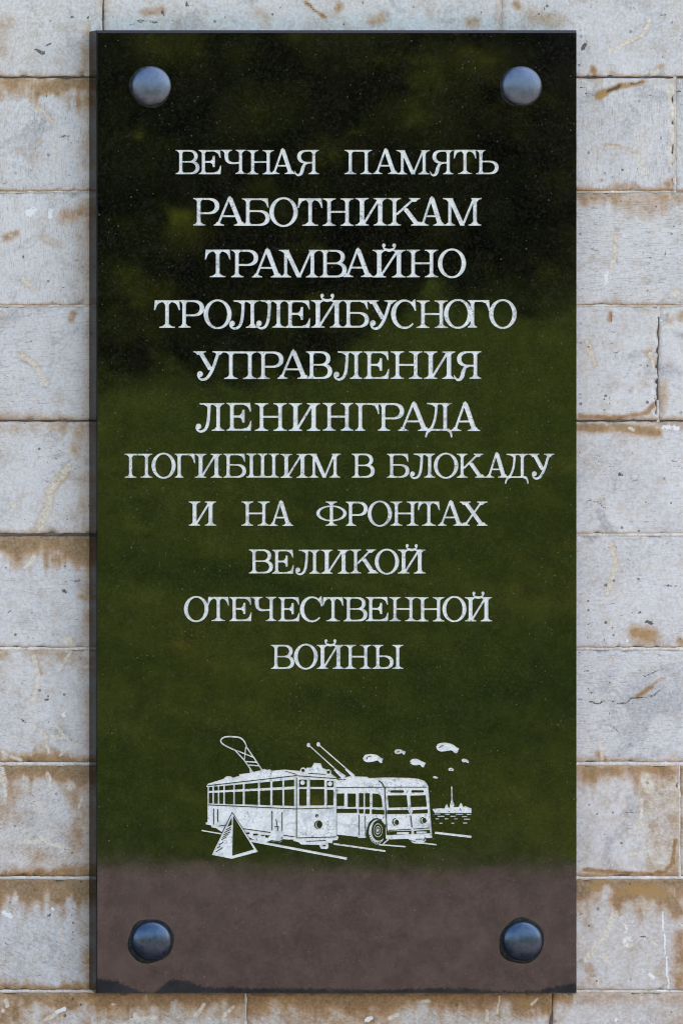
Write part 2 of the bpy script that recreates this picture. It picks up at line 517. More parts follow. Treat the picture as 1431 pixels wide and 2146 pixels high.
# marks on the stones: (kind, half width, strength, [points])   kinds: c cream, d dark, r rust, w white, b brown
MARKS = [
 ('d',3,1,[(152,35)]),('d',3,1,[(184,37)]),('d',2.4,1,[(106,44)]),('d',2.6,1,[(47,84)]),('d',5,.75,[(78,104),(90,110)]),
 ('d',2.5,.8,[(98,95),(107,92)]),('d',2.5,1,[(98,201)]),('d',2,.9,[(146,242)]),('d',3,.6,[(121,286),(147,285)]),
 ('b',9,.5,[(172,90),(182,120),(176,150)]),('b',5,.55,[(160,62),(186,70)]),('c',5,.7,[(79,228),(92,236),(109,255)]),
 ('b',7,.45,[(82,224),(98,238),(108,252)]),('c',5,.5,[(113,310),(119,326)]),('b',6,.4,[(82,292),(86,300)]),('c',3,.6,[(20,86),(47,70)]),
 ('w',7,1,[(60,447),(72,440)]),('w',5,1,[(107,442),(106,455)]),('b',18,.5,[(140,452),(180,446)]),
 ('b',9,.6,[(12,500),(34,490)]),('c',6,.5,[(22,495)]),('b',9,.35,[(88,500),(122,512)]),('c',6,.4,[(95,500),(118,510)]),
 ('c',5,.7,[(49,584),(60,595),(72,611)]),('b',6,.4,[(50,584),(72,610)]),('d',3,.9,[(50,538)]),('d',3,.6,[(76,541)]),
 ('b',7,.6,[(153,656),(150,672)]),('c',4,.5,[(150,666)]),('c',6,.8,[(44,745),(58,752),(70,760),(82,780),(97,805)]),('b',8,.5,[(46,746),(70,761),(97,803)]),
 ('c',11,.4,[(161,728)]),('c',5,.5,[(124,762),(124,772)]),('b',14,.6,[(168,895),(160,950)]),('c',7,.5,[(138,945),(160,955)]),('d',2.4,.8,[(36,945)]),
 ('c',9,.8,[(144,980),(122,1002),(104,1030),(101,1064),(84,1104)]),('b',11,.5,[(144,984),(104,1030),(100,1068),(82,1106)]),
 ('r',5,.5,[(144,981)]),('r',4,.5,[(103,1062)]),('c',8,.5,[(18,1058),(37,1067)]),('d',2.4,.9,[(142,1089)]),
 ('c',5,.8,[(72,1166),(62,1180),(55,1190)]),('d',4,.8,[(134,1238),(140,1242)]),('b',8,.6,[(168,1250),(182,1256)]),
 ('c',10,.8,[(140,1340),(150,1354)]),('r',8,.5,[(150,1344)]),('d',2,.8,[(20,1283),(24,1279)]),
 ('c',5,.8,[(72,1376),(78,1404),(80,1438),(69,1473)]),('b',7,.5,[(72,1372),(84,1410)]),('c',3.5,.8,[(150,1365),(138,1382),(125,1405)]),('c',4,.7,[(178,1398),(186,1396)]),
 ('d',3,1,[(96,1467),(101,1466)]),('d',3,1,[(48,1509),(53,1513)]),('w',5,.9,[(133,1498)]),('c',2.6,.9,[(113,1511),(130,1538),(145,1551),(166,1560)]),
 ('c',3,.9,[(73,1523),(92,1534),(98,1556),(103,1578)]),('c',3,.8,[(99,1543),(136,1547)]),('c',2.4,.8,[(126,1584),(149,1563)]),('d',2.2,.7,[(148,1550),(162,1556)]),
 ('c',4,.9,[(6,1576),(24,1585),(44,1593)]),('c',9,.9,[(2,1616),(8,1634)]),('c',4,.8,[(100,1620),(104,1636),(107,1650)]),('c',14,.6,[(149,1647)]),
 ('b',16,.5,[(149,1640),(160,1690)]),('c',3,.9,[(174,1670),(166,1692)]),('c',4,.8,[(9,1646),(13,1668)]),
 ('c',16,.5,[(78,1690),(98,1704)]),('c',4.5,1,[(54,1763),(74,1764),(90,1757),(108,1768),(131,1773)]),('w',3,.7,[(141,1785)]),('b',20,.45,[(170,1700),(160,1780)]),
 ('b',9,.9,[(154,1856),(160,1880)]),('b',8,.8,[(90,1862)]),('w',4,1,[(8,1912),(16,1918),(26,1920)]),('w',5,.9,[(111,1906)]),('d',2.6,.9,[(101,1921),(106,1918)]),
 ('c',7,.7,[(127,1955),(131,1968)]),('c',6,.5,[(101,1945)]),('c',5,.6,[(97,2001)]),('c',5,.5,[(64,2040)]),('c',3,.8,[(38,1878),(36,1886)]),
 ('c',5,.8,[(15,2096),(17,2108)]),('c',5,.8,[(7,2117)]),('w',5,.8,[(137,2114),(120,2122)]),('c',4,.9,[(120,2122),(97,2138)]),
 ('c',5,1,[(283,2124),(288,2138),(300,2134),(326,2132)]),('c',4,1,[(428,2106),(416,2122),(408,2127)]),('c',4,.9,[(488,2112),(470,2128)]),('c',7,.7,[(468,2138)]),
 ('c',4,.8,[(238,2106)]),('b',10,.8,[(232,2096),(290,2100)]),('r',8,.6,[(300,2092)]),('b',10,.9,[(430,2090),(456,2096)]),
 ('b',12,.8,[(540,2100),(560,2120)]),('r',7,.5,[(600,2100)]),('w',5,.8,[(766,2138),(778,2134)]),('c',5,.9,[(816,2132),(834,2126)]),('c',4,.9,[(884,2100),(898,2098)]),
 ('c',3,.8,[(1020,2118),(1020,2140)]),('c',2.6,.9,[(1046,2088),(1040,2124)]),('r',9,.6,[(1060,2096),(1112,2100)]),('b',12,.8,[(1090,2094),(1150,2110)]),
 ('c',3,.8,[(1124,2094),(1112,2106)]),('w',6,.8,[(1290,2138)]),('c',4,.6,[(1272,2131)]),
 # top course
 ('d',3,.9,[(390,4),(393,12)]),('d',3,.9,[(366,25)]),('b',9,.6,[(300,26),(340,22)]),('d',4,.5,[(290,44),(330,46)]),('d',3,.8,[(340,24),(344,34)]),
 ('d',2.6,.8,[(473,36)]),('b',14,.5,[(545,32),(555,48)]),('d',2,.8,[(588,16)]),('b',4,.9,[(640,4),(656,18),(670,30),(682,36)]),('d',2.4,.6,[(644,6),(660,22),(678,34)]),
 ('b',9,.5,[(712,12),(708,16)]),('d',3.4,.8,[(761,6)]),('b',12,.5,[(780,44),(800,36)]),('d',3,.7,[(720,50),(722,56)]),('d',2.4,.7,[(930,27)]),('d',2.4,.7,[(944,46)]),
 ('b',13,.6,[(984,46),(996,44)]),('b',9,.7,[(1080,8),(1086,14)]),('d',3,.8,[(1141,18)]),('d',3.4,.8,[(1162,22)]),('d',2.6,.5,[(1100,34),(1120,40)]),('b',20,.35,[(1110,34),(1170,44)]),
 ('c',4.5,.8,[(1276,107),(1292,102),(1307,91),(1328,80),(1347,72),(1356,58),(1359,40)]),('b',5,.45,[(1300,95),(1347,73),(1357,50)]),
 ('d',4.5,.9,[(1220,101),(1226,93)]),('d',4,.8,[(1213,137)]),('d',4,.6,[(1382,30),(1392,31)]),('b',6,.9,[(1240,142),(1247,158)]),('c',7,.6,[(1377,146),(1366,156)]),('b',6,.6,[(1377,143),(1388,140)]),
 ('d',3,.5,[(1253,83)]),('d',2.6,.6,[(1387,117),(1391,120)]),
 # second course, right of the plaque
 ('r',6,.8,[(1253,201),(1268,196),(1290,183),(1318,176)]),('b',7,.9,[(1253,200),(1290,183),(1344,172)]),('d',3.2,.9,[(1272,192),(1298,180)]),('d',2.6,.7,[(1320,176),(1342,172)]),
 ('d',2.8,.6,[(1213,182),(1228,186)]),('d',2.6,.6,[(1224,194),(1243,199)]),('d',3,.45,[(1342,197),(1380,203)]),('c',4,.6,[(1270,306),(1300,308),(1337,322)]),('b',4,.6,[(1268,304),(1290,305),(1337,322)]),
 ('c',12,.45,[(1335,284),(1340,340),(1350,370)]),('d',3.4,.4,[(1384,280),(1380,305)]),('d',3.4,.4,[(1387,334)]),('b',4,.8,[(1261,377)]),('c',12,.6,[(1404,190),(1414,250),(1412,340)]),
 ('d',2,.5,[(1240,260),(1252,256),(1268,249)]),('d',2,.5,[(1306,268),(1309,255)]),('b',10,.6,[(1398,388),(1412,380)]),('b',14,.8,[(1222,424)]),('r',8,.5,[(1222,430)]),
 # third course
 ('c',5,.7,[(1290,487),(1287,530),(1283,567)]),('b',5,.5,[(1290,486),(1286,540)]),('w',6,.6,[(1271,572),(1268,592)]),('d',1.2,.5,[(1262,486),(1262,524)]),('d',1.2,.4,[(1276,566),(1276,612)]),
 ('d',1.4,.6,[(1394,523),(1390,540),(1384,553)]),('d',3,.7,[(1361,541)]),('c',10,.7,[(1414,614)]),('d',2.4,.4,[(1214,530),(1224,524)]),
 # fourth course
 ('b',5,.7,[(1278,656),(1276,672)]),('d',1.6,.6,[(1279,657),(1279,674)]),('c',6,.7,[(1229,715),(1238,738),(1246,765)]),('b',7,.45,[(1230,716),(1246,766)]),('d',2.2,.5,[(1292,716),(1290,736),(1287,754)]),
 ('c',6,.7,[(1362,742),(1368,758),(1372,774)]),('b',8,.5,[(1360,738),(1370,766)]),('d',2.4,.9,[(1260,820)]),('d',2,.7,[(1252,786)]),('d',2.4,.45,[(1276,830),(1276,846)]),('c',5,.5,[(1335,812),(1331,840)]),
 ('d',2,.7,[(1304,774)]),('b',6,.9,[(1213,872),(1270,876),(1320,872),(1352,864),(1372,846)]),('r',16,.7,[(1400,662),(1428,664)]),('w',5,.6,[(1386,672)]),('c',5,.7,[(1395,684),(1420,684)]),('b',10,.4,[(1390,800),(1388,860)]),
 # fifth course
 ('b',12,.9,[(1213,896),(1300,896),(1376,906)]),('r',6,.5,[(1240,894),(1340,900)]),('c',4,.8,[(1318,896),(1326,902)]),('w',7,.6,[(1390,894),(1420,898)]),('d',2.2,.8,[(1234,935)]),
 ('d',3.4,1,[(1297,994),(1303,996)]),('d',2,.8,[(1237,983)]),('d',2.4,.8,[(1273,1014)]),('d',1.7,.8,[(1226,1052),(1236,1049),(1250,1051),(1262,1060),(1270,1068)]),('c',12,.35,[(1347,1020),(1344,1050)]),('d',2.6,.6,[(1291,1066)]),
 ('d',2.4,.7,[(1358,970)]),('d',2.4,.6,[(1345,1011),(1353,1010)]),
 # sixth course
 ('c',5.5,.9,[(1278,1140),(1286,1160),(1291,1180),(1284,1205),(1273,1242)]),('b',6,.6,[(1280,1142),(1291,1180),(1282,1212),(1273,1244)]),('d',3.4,.5,[(1386,1227),(1414,1228)]),
 ('d',4.4,1,[(1355,1303),(1364,1306)]),('d',3,.9,[(1337,1285),(1342,1282)]),('d',2.2,.8,[(1318,1314)]),('d',2.2,.7,[(1324,1283)]),('d',2,.7,[(1373,1313)]),('b',18,.7,[(1330,1326),(1366,1334)]),('r',10,.6,[(1340,1342),(1368,1336)]),
 ('c',12,.4,[(1275,1304),(1300,1345)]),('w',5,.8,[(1313,1342)]),('b',10,.6,[(1424,1344)]),('b',6,.4,[(1217,1262)]),('d',2,.5,[(1281,1302)]),
 # seventh course
 ('r',6,.7,[(1277,1433)]),('d',2.4,.8,[(1277,1431)]),('d',1.5,.9,[(1213,1467),(1232,1469),(1254,1476),(1262,1469),(1278,1468),(1292,1474),(1313,1473),(1320,1464),(1354,1461),(1370,1457),(1382,1446)]),
 ('b',5,.8,[(1333,1461),(1350,1449),(1364,1437)]),('b',3,.6,[(1364,1437),(1380,1424),(1392,1422)]),('d',1.8,.7,[(1345,1421),(1366,1410),(1390,1401)]),('d',5,.45,[(1275,1519),(1290,1528),(1296,1539)]),('c',4,.5,[(1278,1524),(1290,1534)]),
 ('d',4,.5,[(1325,1495)]),('d',4.4,.45,[(1390,1489),(1398,1490)]),('c',5,.6,[(1255,1547),(1259,1568),(1262,1592)]),('b',7,.6,[(1250,1580),(1266,1592)]),('d',3,.5,[(1346,1547)]),('d',3,.5,[(1311,1560),(1316,1566)]),
 ('d',4,.5,[(1230,1446),(1240,1452)]),('d',3.4,.6,[(1224,1406),(1232,1406)]),('d',2,.6,[(1268,1488),(1278,1498)]),
 # eighth course
 ('r',11,.55,[(1352,1620),(1360,1640),(1354,1652)]),('c',14,.8,[(1352,1630),(1360,1650)]),('d',2,.6,[(1350,1634),(1364,1632)]),('b',10,.8,[(1335,1615)]),
 ('c',4,.8,[(1342,1676),(1344,1700),(1338,1733)]),('c',4,.6,[(1360,1783),(1335,1788),(1312,1792)]),('b',4,.9,[(1222,1822),(1290,1828),(1360,1832),(1392,1828),(1408,1808),(1414,1760)]),
 ('d',2,.8,[(1251,1705)]),('c',10,.4,[(1370,1800),(1380,1815)]),
 # ninth course
 ('r',14,.8,[(1240,1858),(1330,1866),(1390,1870)]),('b',18,.9,[(1400,1880),(1416,1910)]),('b',14,.7,[(1424,1960),(1420,2060)]),('c',6,1,[(1288,1914),(1278,1940),(1266,1961),(1248,1986),(1229,2010)]),
 ('w',12,.55,[(1310,1976),(1318,1968)]),('w',7,.55,[(1308,1938),(1312,1952)]),('c',13,.8,[(1312,1974)]),('c',3,.9,[(1350,1963),(1362,1970),(1376,1982)]),('d',2,.8,[(1342,1962),(1356,1966)]),
 ('w',5,.6,[(1253,2003)]),('c',7,.7,[(1264,2000),(1276,2015)]),('w',2.2,.95,[(1387,1912),(1393,1990),(1400,2072)]),('w',4.5,1,[(1362,2043),(1367,2046)]),('c',3.4,.8,[(1255,2050),(1253,2064)]),('c',4,.6,[(1294,2060)]),
 ('c',18,.5,[(1340,1890),(1360,1900)]),('b',10,.4,[(1235,2030),(1240,2060)]),
]
# per visible course: (warm, stain top, stain bottom, tool angle, tool depth) left and right of the plaque
BLOCK = {  # course: {side: ...}
 11: dict(L=(.22,.0,.10,1.45,.35), R=(.05,.0,.10,1.5,.40), M=(.24,.0,.0,1.5,.25)),
 12: dict(L=(.10,.75,.12,1.5,.75), R=(.05,.22,.50,1.52,.75)),
 13: dict(L=(.06,.16,.10,1.5,.90), R=(.05,.55,.10,.03,.95)),
 14: dict(L=(.06,.16,.42,.05,.70), R=(.06,.20,.42,.02,.35)),
 15: dict(L=(.10,.34,.26,.08,.40), R=(.04,.40,.10,.04,.45)),
 16: dict(L=(.10,.95,.20,.04,.50), R=(.04,.14,.14,.05,.45)),
 17: dict(L=(.26,.40,.85,-.22,.75), R=(.04,.10,.36,.08,.80)),
 18: dict(L=(.46,.90,.80,.55,.80), R=(.28,.62,.45,.3,.15)),
 19: dict(L=(.26,.98,.72,-.50,.85), R=(.36,.98,.20,.3,.20)),
 20: dict(L=(.60,.80,.0,-.5,.85), R=(.38,.40,.0,.3,.2), M=(.75,.85,.0,-.55,.8)),
}


def gap_of(yj):
    return WHITE_J.get(yj, 1.9)


def seg_dist(X, Y, pts):
    d = np.full(X.shape, 1e9)
    if len(pts) == 1:
        return np.hypot(X - pts[0][0], Y - pts[0][1])
    for (x0, y0), (x1, y1) in zip(pts[:-1], pts[1:]):
        dx, dy = x1 - x0, y1 - y0
        t = np.clip(((X - x0) * dx + (Y - y0) * dy) / (dx * dx + dy * dy + 1e-9), 0, 1)
        d = np.minimum(d, np.hypot(X - x0 - t * dx, Y - y0 - t * dy))
    return d


def lines(a, b, fine, seen):
    """Grid lines from a to b: 4 px apart where the camera sees the stone, wide elsewhere."""
    out = [a]
    while out[-1] < b - 1e-6:
        x = out[-1]
        step = fine if any(lo <= x < hi for lo, hi in seen) else 60.0
        nxt = x + step
        for lo, hi in seen:
            if x < lo < nxt:
                nxt = lo
        out.append(min(nxt, b))
    if len(out) > 2 and out[-1] - out[-2] < 1.5:
        out.pop(-2)
    return np.array(out)


def build_block(row, x0, x1, seed, proud):
    y0, y1 = bounds[row], bounds[row + 1]
    gx = 1.8
    ya, yb = y0 + gap_of(y0), y1 - gap_of(y1)
    xa, xb = x0 + gx, x1 - gx
    visible = 11 <= row <= 20 and xb > -30 and xa < 1460
    if visible:
        seen_x = [(-30, 1460)] if row in (11, 20) else [(-30, 196), (1200, 1460)]
        seen_y = [(-20, 66)] if row == 11 else ([(2070, 2165)] if row == 20 else [(-1e5, 1e5)])
        if row == 11:
            seen_y = [(-20, 162)]
        gxs, gys = lines(xa, xb, 4.0, seen_x), lines(ya, yb, 4.0, seen_y)
    else:
        gxs, gys = np.linspace(xa, xb, 9), np.linspace(ya, yb, 5)
    nx, ny = len(gxs), len(gys)
    X, Y = np.meshgrid(gxs, gys)
    Xp, Yp = X.copy(), Y.copy()
    # ragged arris
    jit = lambda A, s: (fbm(A / 14.0, A * 0 + s, seed, 3) - 0.5) * 3.4
    Yp[0, :] += np.maximum(jit(gxs, 1.3), -0.6); Yp[-1, :] += np.minimum(jit(gxs, 7.7), 0.6)
    Xp[:, 0] += np.maximum(jit(gys, 3.1), -0.6); Xp[:, -1] += np.minimum(jit(gys, 9.2), 0.6)
    # relief of the face (metres towards the viewer is -y)
    rel = (fbm(X / 70.0, Y / 70.0, seed + 3, 4) - 0.5) * 0.0012
    edge_d = np.minimum(np.minimum(X - xa, xb - X), np.minimum(Y - ya, yb - Y))
    rel -= 0.0011 * np.clip(1 - edge_d / 3.0, 0, 1)
    chips = np.clip(fbm(X / 16.0, Y / 16.0, seed + 9, 3) - 0.54, 0, 1) * np.clip(1 - edge_d / 13.0, 0, 1)
    rel -= chips * 0.022
    # which side of the plaque
    if row in BLOCK and visible:
        side = np.where(X < 700, 0, 1)
        bd = BLOCK[row]
        P_ = np.zeros((3,) + X.shape)
        Lp, Rp = bd['L'], bd['R']
        Mp = bd.get('M', None)
        for i in range(3):
            if Mp:
                P_[i] = np.where(X < 216, Lp[i], np.where(X > 1154, Rp[i], Mp[i]))
            else:
                P_[i] = np.where(side == 0, Lp[i], Rp[i])
        cxm = np.median([max(xa, 0), min(xb, 1431)])
        prm = Mp if (Mp and 216 < cxm < 1100) else (Lp if cxm < 700 and not xa > 900 else (Rp if xa > 300 else Lp))
        ang, dep = prm[3], prm[4]
    else:
        P_ = np.zeros((3,) + X.shape)
        lowness = np.clip((row - 10) / 12.0, 0, 1)
        r = np.random.default_rng(seed)
        P_[0] += 0.08 + 0.35 * lowness * r.random(); P_[1] += 0.2 + 0.6 * lowness * r.random(); P_[2] += 0.15 + 0.5 * lowness * r.random()
        ang, dep = r.choice([0.04, 1.5, -0.5]), 0.3 + 0.5 * r.random()
    n1 = fbm(X / 38.0, Y / 38.0, seed + 21, 4)
    n2 = fbm(X / 110.0, Y / 90.0, seed + 31, 3)
    run = fbm(X / 11.0, Y / 170.0, seed + 51, 3)
    n1 = 0.6 * n1 + 0.4 * np.clip(run * 1.6 - 0.3, 0, 1)
    # brown water stains bleeding from the bed joints
    bt = 5 + (30 + 75 * P_[1]) * np.clip(n1 - 0.12, 0, 1) + 26 * (n2 - 0.5)
    bb = 4 + (18 + 40 * P_[2]) * np.clip(n1 - 0.15, 0, 1) + 16 * (n2 - 0.5)
    bt = bt * (0.6 + 0.7 * P_[1]); bb = bb * (0.6 + 0.6 * P_[2])
    top = np.clip(1.35 - (Y - ya) / np.maximum(bt, 3), 0, 1) * P_[1]
    bot = np.clip(1.25 - (yb - Y) / np.maximum(bb, 3), 0, 1) * P_[2]
    sid = np.clip(1 - np.minimum(X - xa, xb - X) / (10 + 24 * n1), 0, 1) * 0.35 * np.clip(P_[0] * 3, 0.1, 1)
    thin = np.clip(1.2 - np.minimum(Y - ya, yb - Y) / (2 + 12 * np.clip(n1 - 0.3, 0, 1)), 0, 1) * (0.22 + 0.5 * np.clip(n2 - 0.35, 0, 1))
    stain_shade = np.maximum(np.maximum(np.maximum(top, bot), sid), thin) * 0.95
    if visible:
        # brown dirt and the slab's contact shadow, painted beside and under it
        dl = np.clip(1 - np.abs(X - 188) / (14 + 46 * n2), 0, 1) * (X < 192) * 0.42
        stain_shade = np.maximum(stain_shade, dl * (Y > 40) * (0.4 + 0.6 * n1 * 1.6))
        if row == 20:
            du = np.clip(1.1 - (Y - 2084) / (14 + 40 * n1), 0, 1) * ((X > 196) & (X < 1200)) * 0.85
            stain_shade = np.maximum(stain_shade, du)
    stain_shade = np.maximum(stain_shade, np.clip((n2 - 0.60) * 3, 0, 1) * 0.6 * np.clip(P_[0] * 2.2 - 0.15, 0, 1))
    cream = np.clip((n1 - 0.66) * 4, 0, 1) * 0.5 * np.clip(P_[0] * 2, 0, 1)
    dark = np.zeros_like(X); rust = np.zeros_like(X); white = np.zeros_like(X)
    if visible:
        wob = (fbm(X / 9.0, Y / 9.0, seed + 41, 2) - 0.5) * 6
        for kind, hw, st, pts in MARKS:
            ys_ = [q[1] for q in pts]; xs_ = [q[0] for q in pts]
            if max(ys_) + hw * 2 < ya or min(ys_) - hw * 2 > yb or max(xs_) + hw * 2 < xa or min(xs_) - hw * 2 > xb:
                continue
            d = seg_dist(X + wob * min(1, hw / 6), Y + wob[::-1] * min(1, hw / 6), pts)
            h = max(hw, 2.2)
            v = np.clip(1.35 - d / h * 0.9, 0, 1) * st * min(1.0, 0.55 + hw / 6.0)
            if kind == 'c': cream = np.maximum(cream, v)
            elif kind == 'd': dark = np.maximum(dark, v)
            elif kind == 'r': rust = np.maximum(rust, v)
            elif kind == 'w': white = np.maximum(white, v)
            else: stain_shade = np.maximum(stain_shade, v * 0.9)
        rel -= np.clip(dark - 0.4, 0, 1) * 0.0012
        rel -= np.clip(cream - 0.4, 0, 1) * 0.0006
    warm = np.clip(P_[0] * (0.5 + 1.1 * n2) + np.clip(n2 - 0.6, 0, 1) * 0.7, 0, 1)
    if row == 18:
        warm = np.maximum(warm, np.clip((X - 1335 + 40 * (n1 - .5)) / 20, 0, 1) * (X > 1250) * 0.95)
    # mesh
    k = S * WALL_D / D
    wx = CAM.x + (Xp - CPX) * k
    wz = CAM.z - (Yp - CPY) * k
    cx, cz = (wx.min() + wx.max()) / 2, (wz.min() + wz.max()) / 2
    fy = -rel - proud
    verts = np.stack([wx - cx, fy, wz - cz], -1).reshape(-1, 3)
    idx = np.arange(nx * ny).reshape(ny, nx)
    q = np.stack([idx[1:, :-1], idx[1:, 1:], idx[:-1, 1:], idx[:-1, :-1]], -1).reshape(-1, 4)
    # sides run 40 mm into the wall
    ring = np.concatenate([idx[0, :], idx[1:, -1], idx[-1, -2::-1], idx[-2:0:-1, 0]])
    back = verts[ring].copy(); back[:, 1] = 0.04
    bi = np.arange(len(ring)) + nx * ny
    nr = len(ring)
    sides = [(int(ring[i]), int(ring[(i + 1) % nr]), int(bi[(i + 1) % nr]), int(bi[i])) for i in range(nr)]
    m = bpy.data.meshes.new('stone_block')
    m.from_pydata(np.concatenate([verts, back]).tolist(), [], q.tolist() + sides)
    m.update()
    for nm, ch in (('wear_shade', (stain_shade, cream, dark)), ('tone', (warm, rust, white))):
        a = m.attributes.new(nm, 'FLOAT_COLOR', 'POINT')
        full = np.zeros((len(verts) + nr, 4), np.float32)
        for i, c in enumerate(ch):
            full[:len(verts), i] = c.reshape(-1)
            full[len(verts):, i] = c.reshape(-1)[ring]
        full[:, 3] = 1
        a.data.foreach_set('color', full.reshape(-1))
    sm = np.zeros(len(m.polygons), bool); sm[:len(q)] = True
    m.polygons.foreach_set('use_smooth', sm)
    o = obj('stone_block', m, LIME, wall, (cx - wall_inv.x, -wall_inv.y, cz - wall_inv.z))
    o['block_seed'] = float(seed % 97) * 3.17
    o['tool_angle'] = float(ang)
    o['tool_depth'] = float(dep)
    return o


X_MIN, X_MAX = -4100.0, 3300.0
bs = 100
for row in range(len(bounds) - 1):
    if CAM.z - (bounds[row + 1] - CPY) * S < 0.0:
        break
    vj = list(SEEN_V.get(row, []))
    r = random.Random(row * 31 + 5)
    if not vj:
        vj = [r.uniform(-300, 500)]
    while vj[0] > X_MIN + 200:
        vj.insert(0, vj[0] - r.uniform(700, 960))
    while vj[-1] < X_MAX - 200:
        vj.append(vj[-1] + r.uniform(700, 960))
    for a, b in zip(vj[:-1], vj[1:]):
        bs += 7
        build_block(row, a, b, bs, r.uniform(0.0, 0.0007))

# backing of the joints and the pointing that shows in them
k = S * WALL_D / D
bx0, bx1 = CAM.x + (X_MIN - 900 - CPX) * k, CAM.x + (X_MAX + 900 - CPX) * k
ztop = CAM.z - (bounds[0] - CPY) * k


def box_mesh(name, x0, x1, y0, y1, z0, z1):
    v = [(x, y, z) for x in (x0, x1) for y in (y0, y1) for z in (z0, z1)]
    f = [(0, 1, 3, 2), (4, 6, 7, 5), (0, 4, 5, 1), (2, 3, 7, 6), (0, 2, 6, 4), (1, 5, 7, 3)]
    return mesh_of(name, v, f)


obj('mortar_bed', box_mesh('mortar_bed', bx0 + 0.3, bx1 - 0.3, -0.15 + 0.0045, 0.15, -0.05, ztop), MORTAR_DARK, wall, (0, 0, 0))


def pointing(pts, hw, depth, mat, seed):
    """A ribbon of mortar in a joint: pts in photo px, uneven width and depth."""
    (xa, ya), (xb, yb) = pts
    n = max(4, int(max(abs(xb - xa), abs(yb - ya)) / 9))
    t = np.linspace(0, 1, n)
    X, Y = xa + (xb - xa) * t, ya + (yb - ya) * t
    h = hw * (0.75 + 0.5 * fbm(t * n / 4.0, t * 0 + 2, seed, 3))
    dd = depth + (fbm(t * n / 3.0, t * 0 + 5, seed + 4, 3) - 0.5) * 0.0016
    horiz = abs(xb - xa) > abs(yb - ya)
    vs_, fs = [], []
    for i in range(n):
        for s in (-1, -0.35, 0.35, 1):
            px, py = (X[i], Y[i] + s * h[i]) if horiz else (X[i] + s * h[i], Y[i])
            wx, wz = wall_xz(px, py)
            vs_.append((wx, dd[i] + (0.0012 if abs(s) == 1 else 0) - 0.15, wz))
    for i in range(n - 1):
        for j in range(3):
            a = i * 4 + j
            fs.append((a, a + 1, a + 5, a + 4) if not horiz else (a + 1, a, a + 4, a + 5))
    obj('pointing', mesh_of('pointing', vs_, fs, True), mat, wall, (0, 0, 0))


for i, (yj, spec) in enumerate({162: (3, .0034, 0), 402: (3, .0024, 1), 641: (3, .0020, 1), 882: (3, .0030, 0), 1121: (4, .0008, 1), 1360: (3.6, .0006, 1),
                                1601: (4.4, .0004, 1), 1840: (4, .0004, 1), 2078: (3.6, .0006, 1)}.items()):
    for (xa, xb) in ((-80, 230), (1170, 1500)):
        hw, dp, li = spec
        if yj == 1121 and xb < 300:
            dp, li = 0.0036, 0
        pointing([(xa, yj), (xb, yj)], hw, dp, MORTAR if li else MORTAR_DARK, 60 + i * 5 + (xa > 0))
for i, (x, ya, yb, dp, li) in enumerate([(218, -60, 164, .0032, 0), (1050, -60, 164, .0018, 1), (1415, 160, 404, .0012, 1), (1424, 1598, 1842, .0010, 1),
                                         (516, 2076, 2200, .0006, 1), (1157, 2076, 2200, .0026, 0), (1380, 640, 664, .0010, 1), (1380, 838, 884, .0014, 1)]):
    pointing([(x, ya), (x, yb)], 3.4, dp, MORTAR if li else MORTAR_DARK, 160 + i * 3)

# ------------------------------------------------------------------ the plaque
PX0, PX1, PY0, PY1 = 203.0, 1209.0, 63.0, 2083.0
x0, zt = face_xz(PX0, PY0)
x1, zb = face_xz(PX1, PY1)
plaque = empty('memorial_plaque', ((x0 + x1) / 2, 0, zb),
               'polished black stone plaque with white Cyrillic inscription, tram drawing and four domed bolts', 'plaque')
PL = plaque.location


SPLIT_Y = 1900.0            # above: face cut for the letters; below: plain fine grid for the tide mark
HOLES = []                  # painted outlines (photograph px) that are sunk into the face
SINK = 0.0011


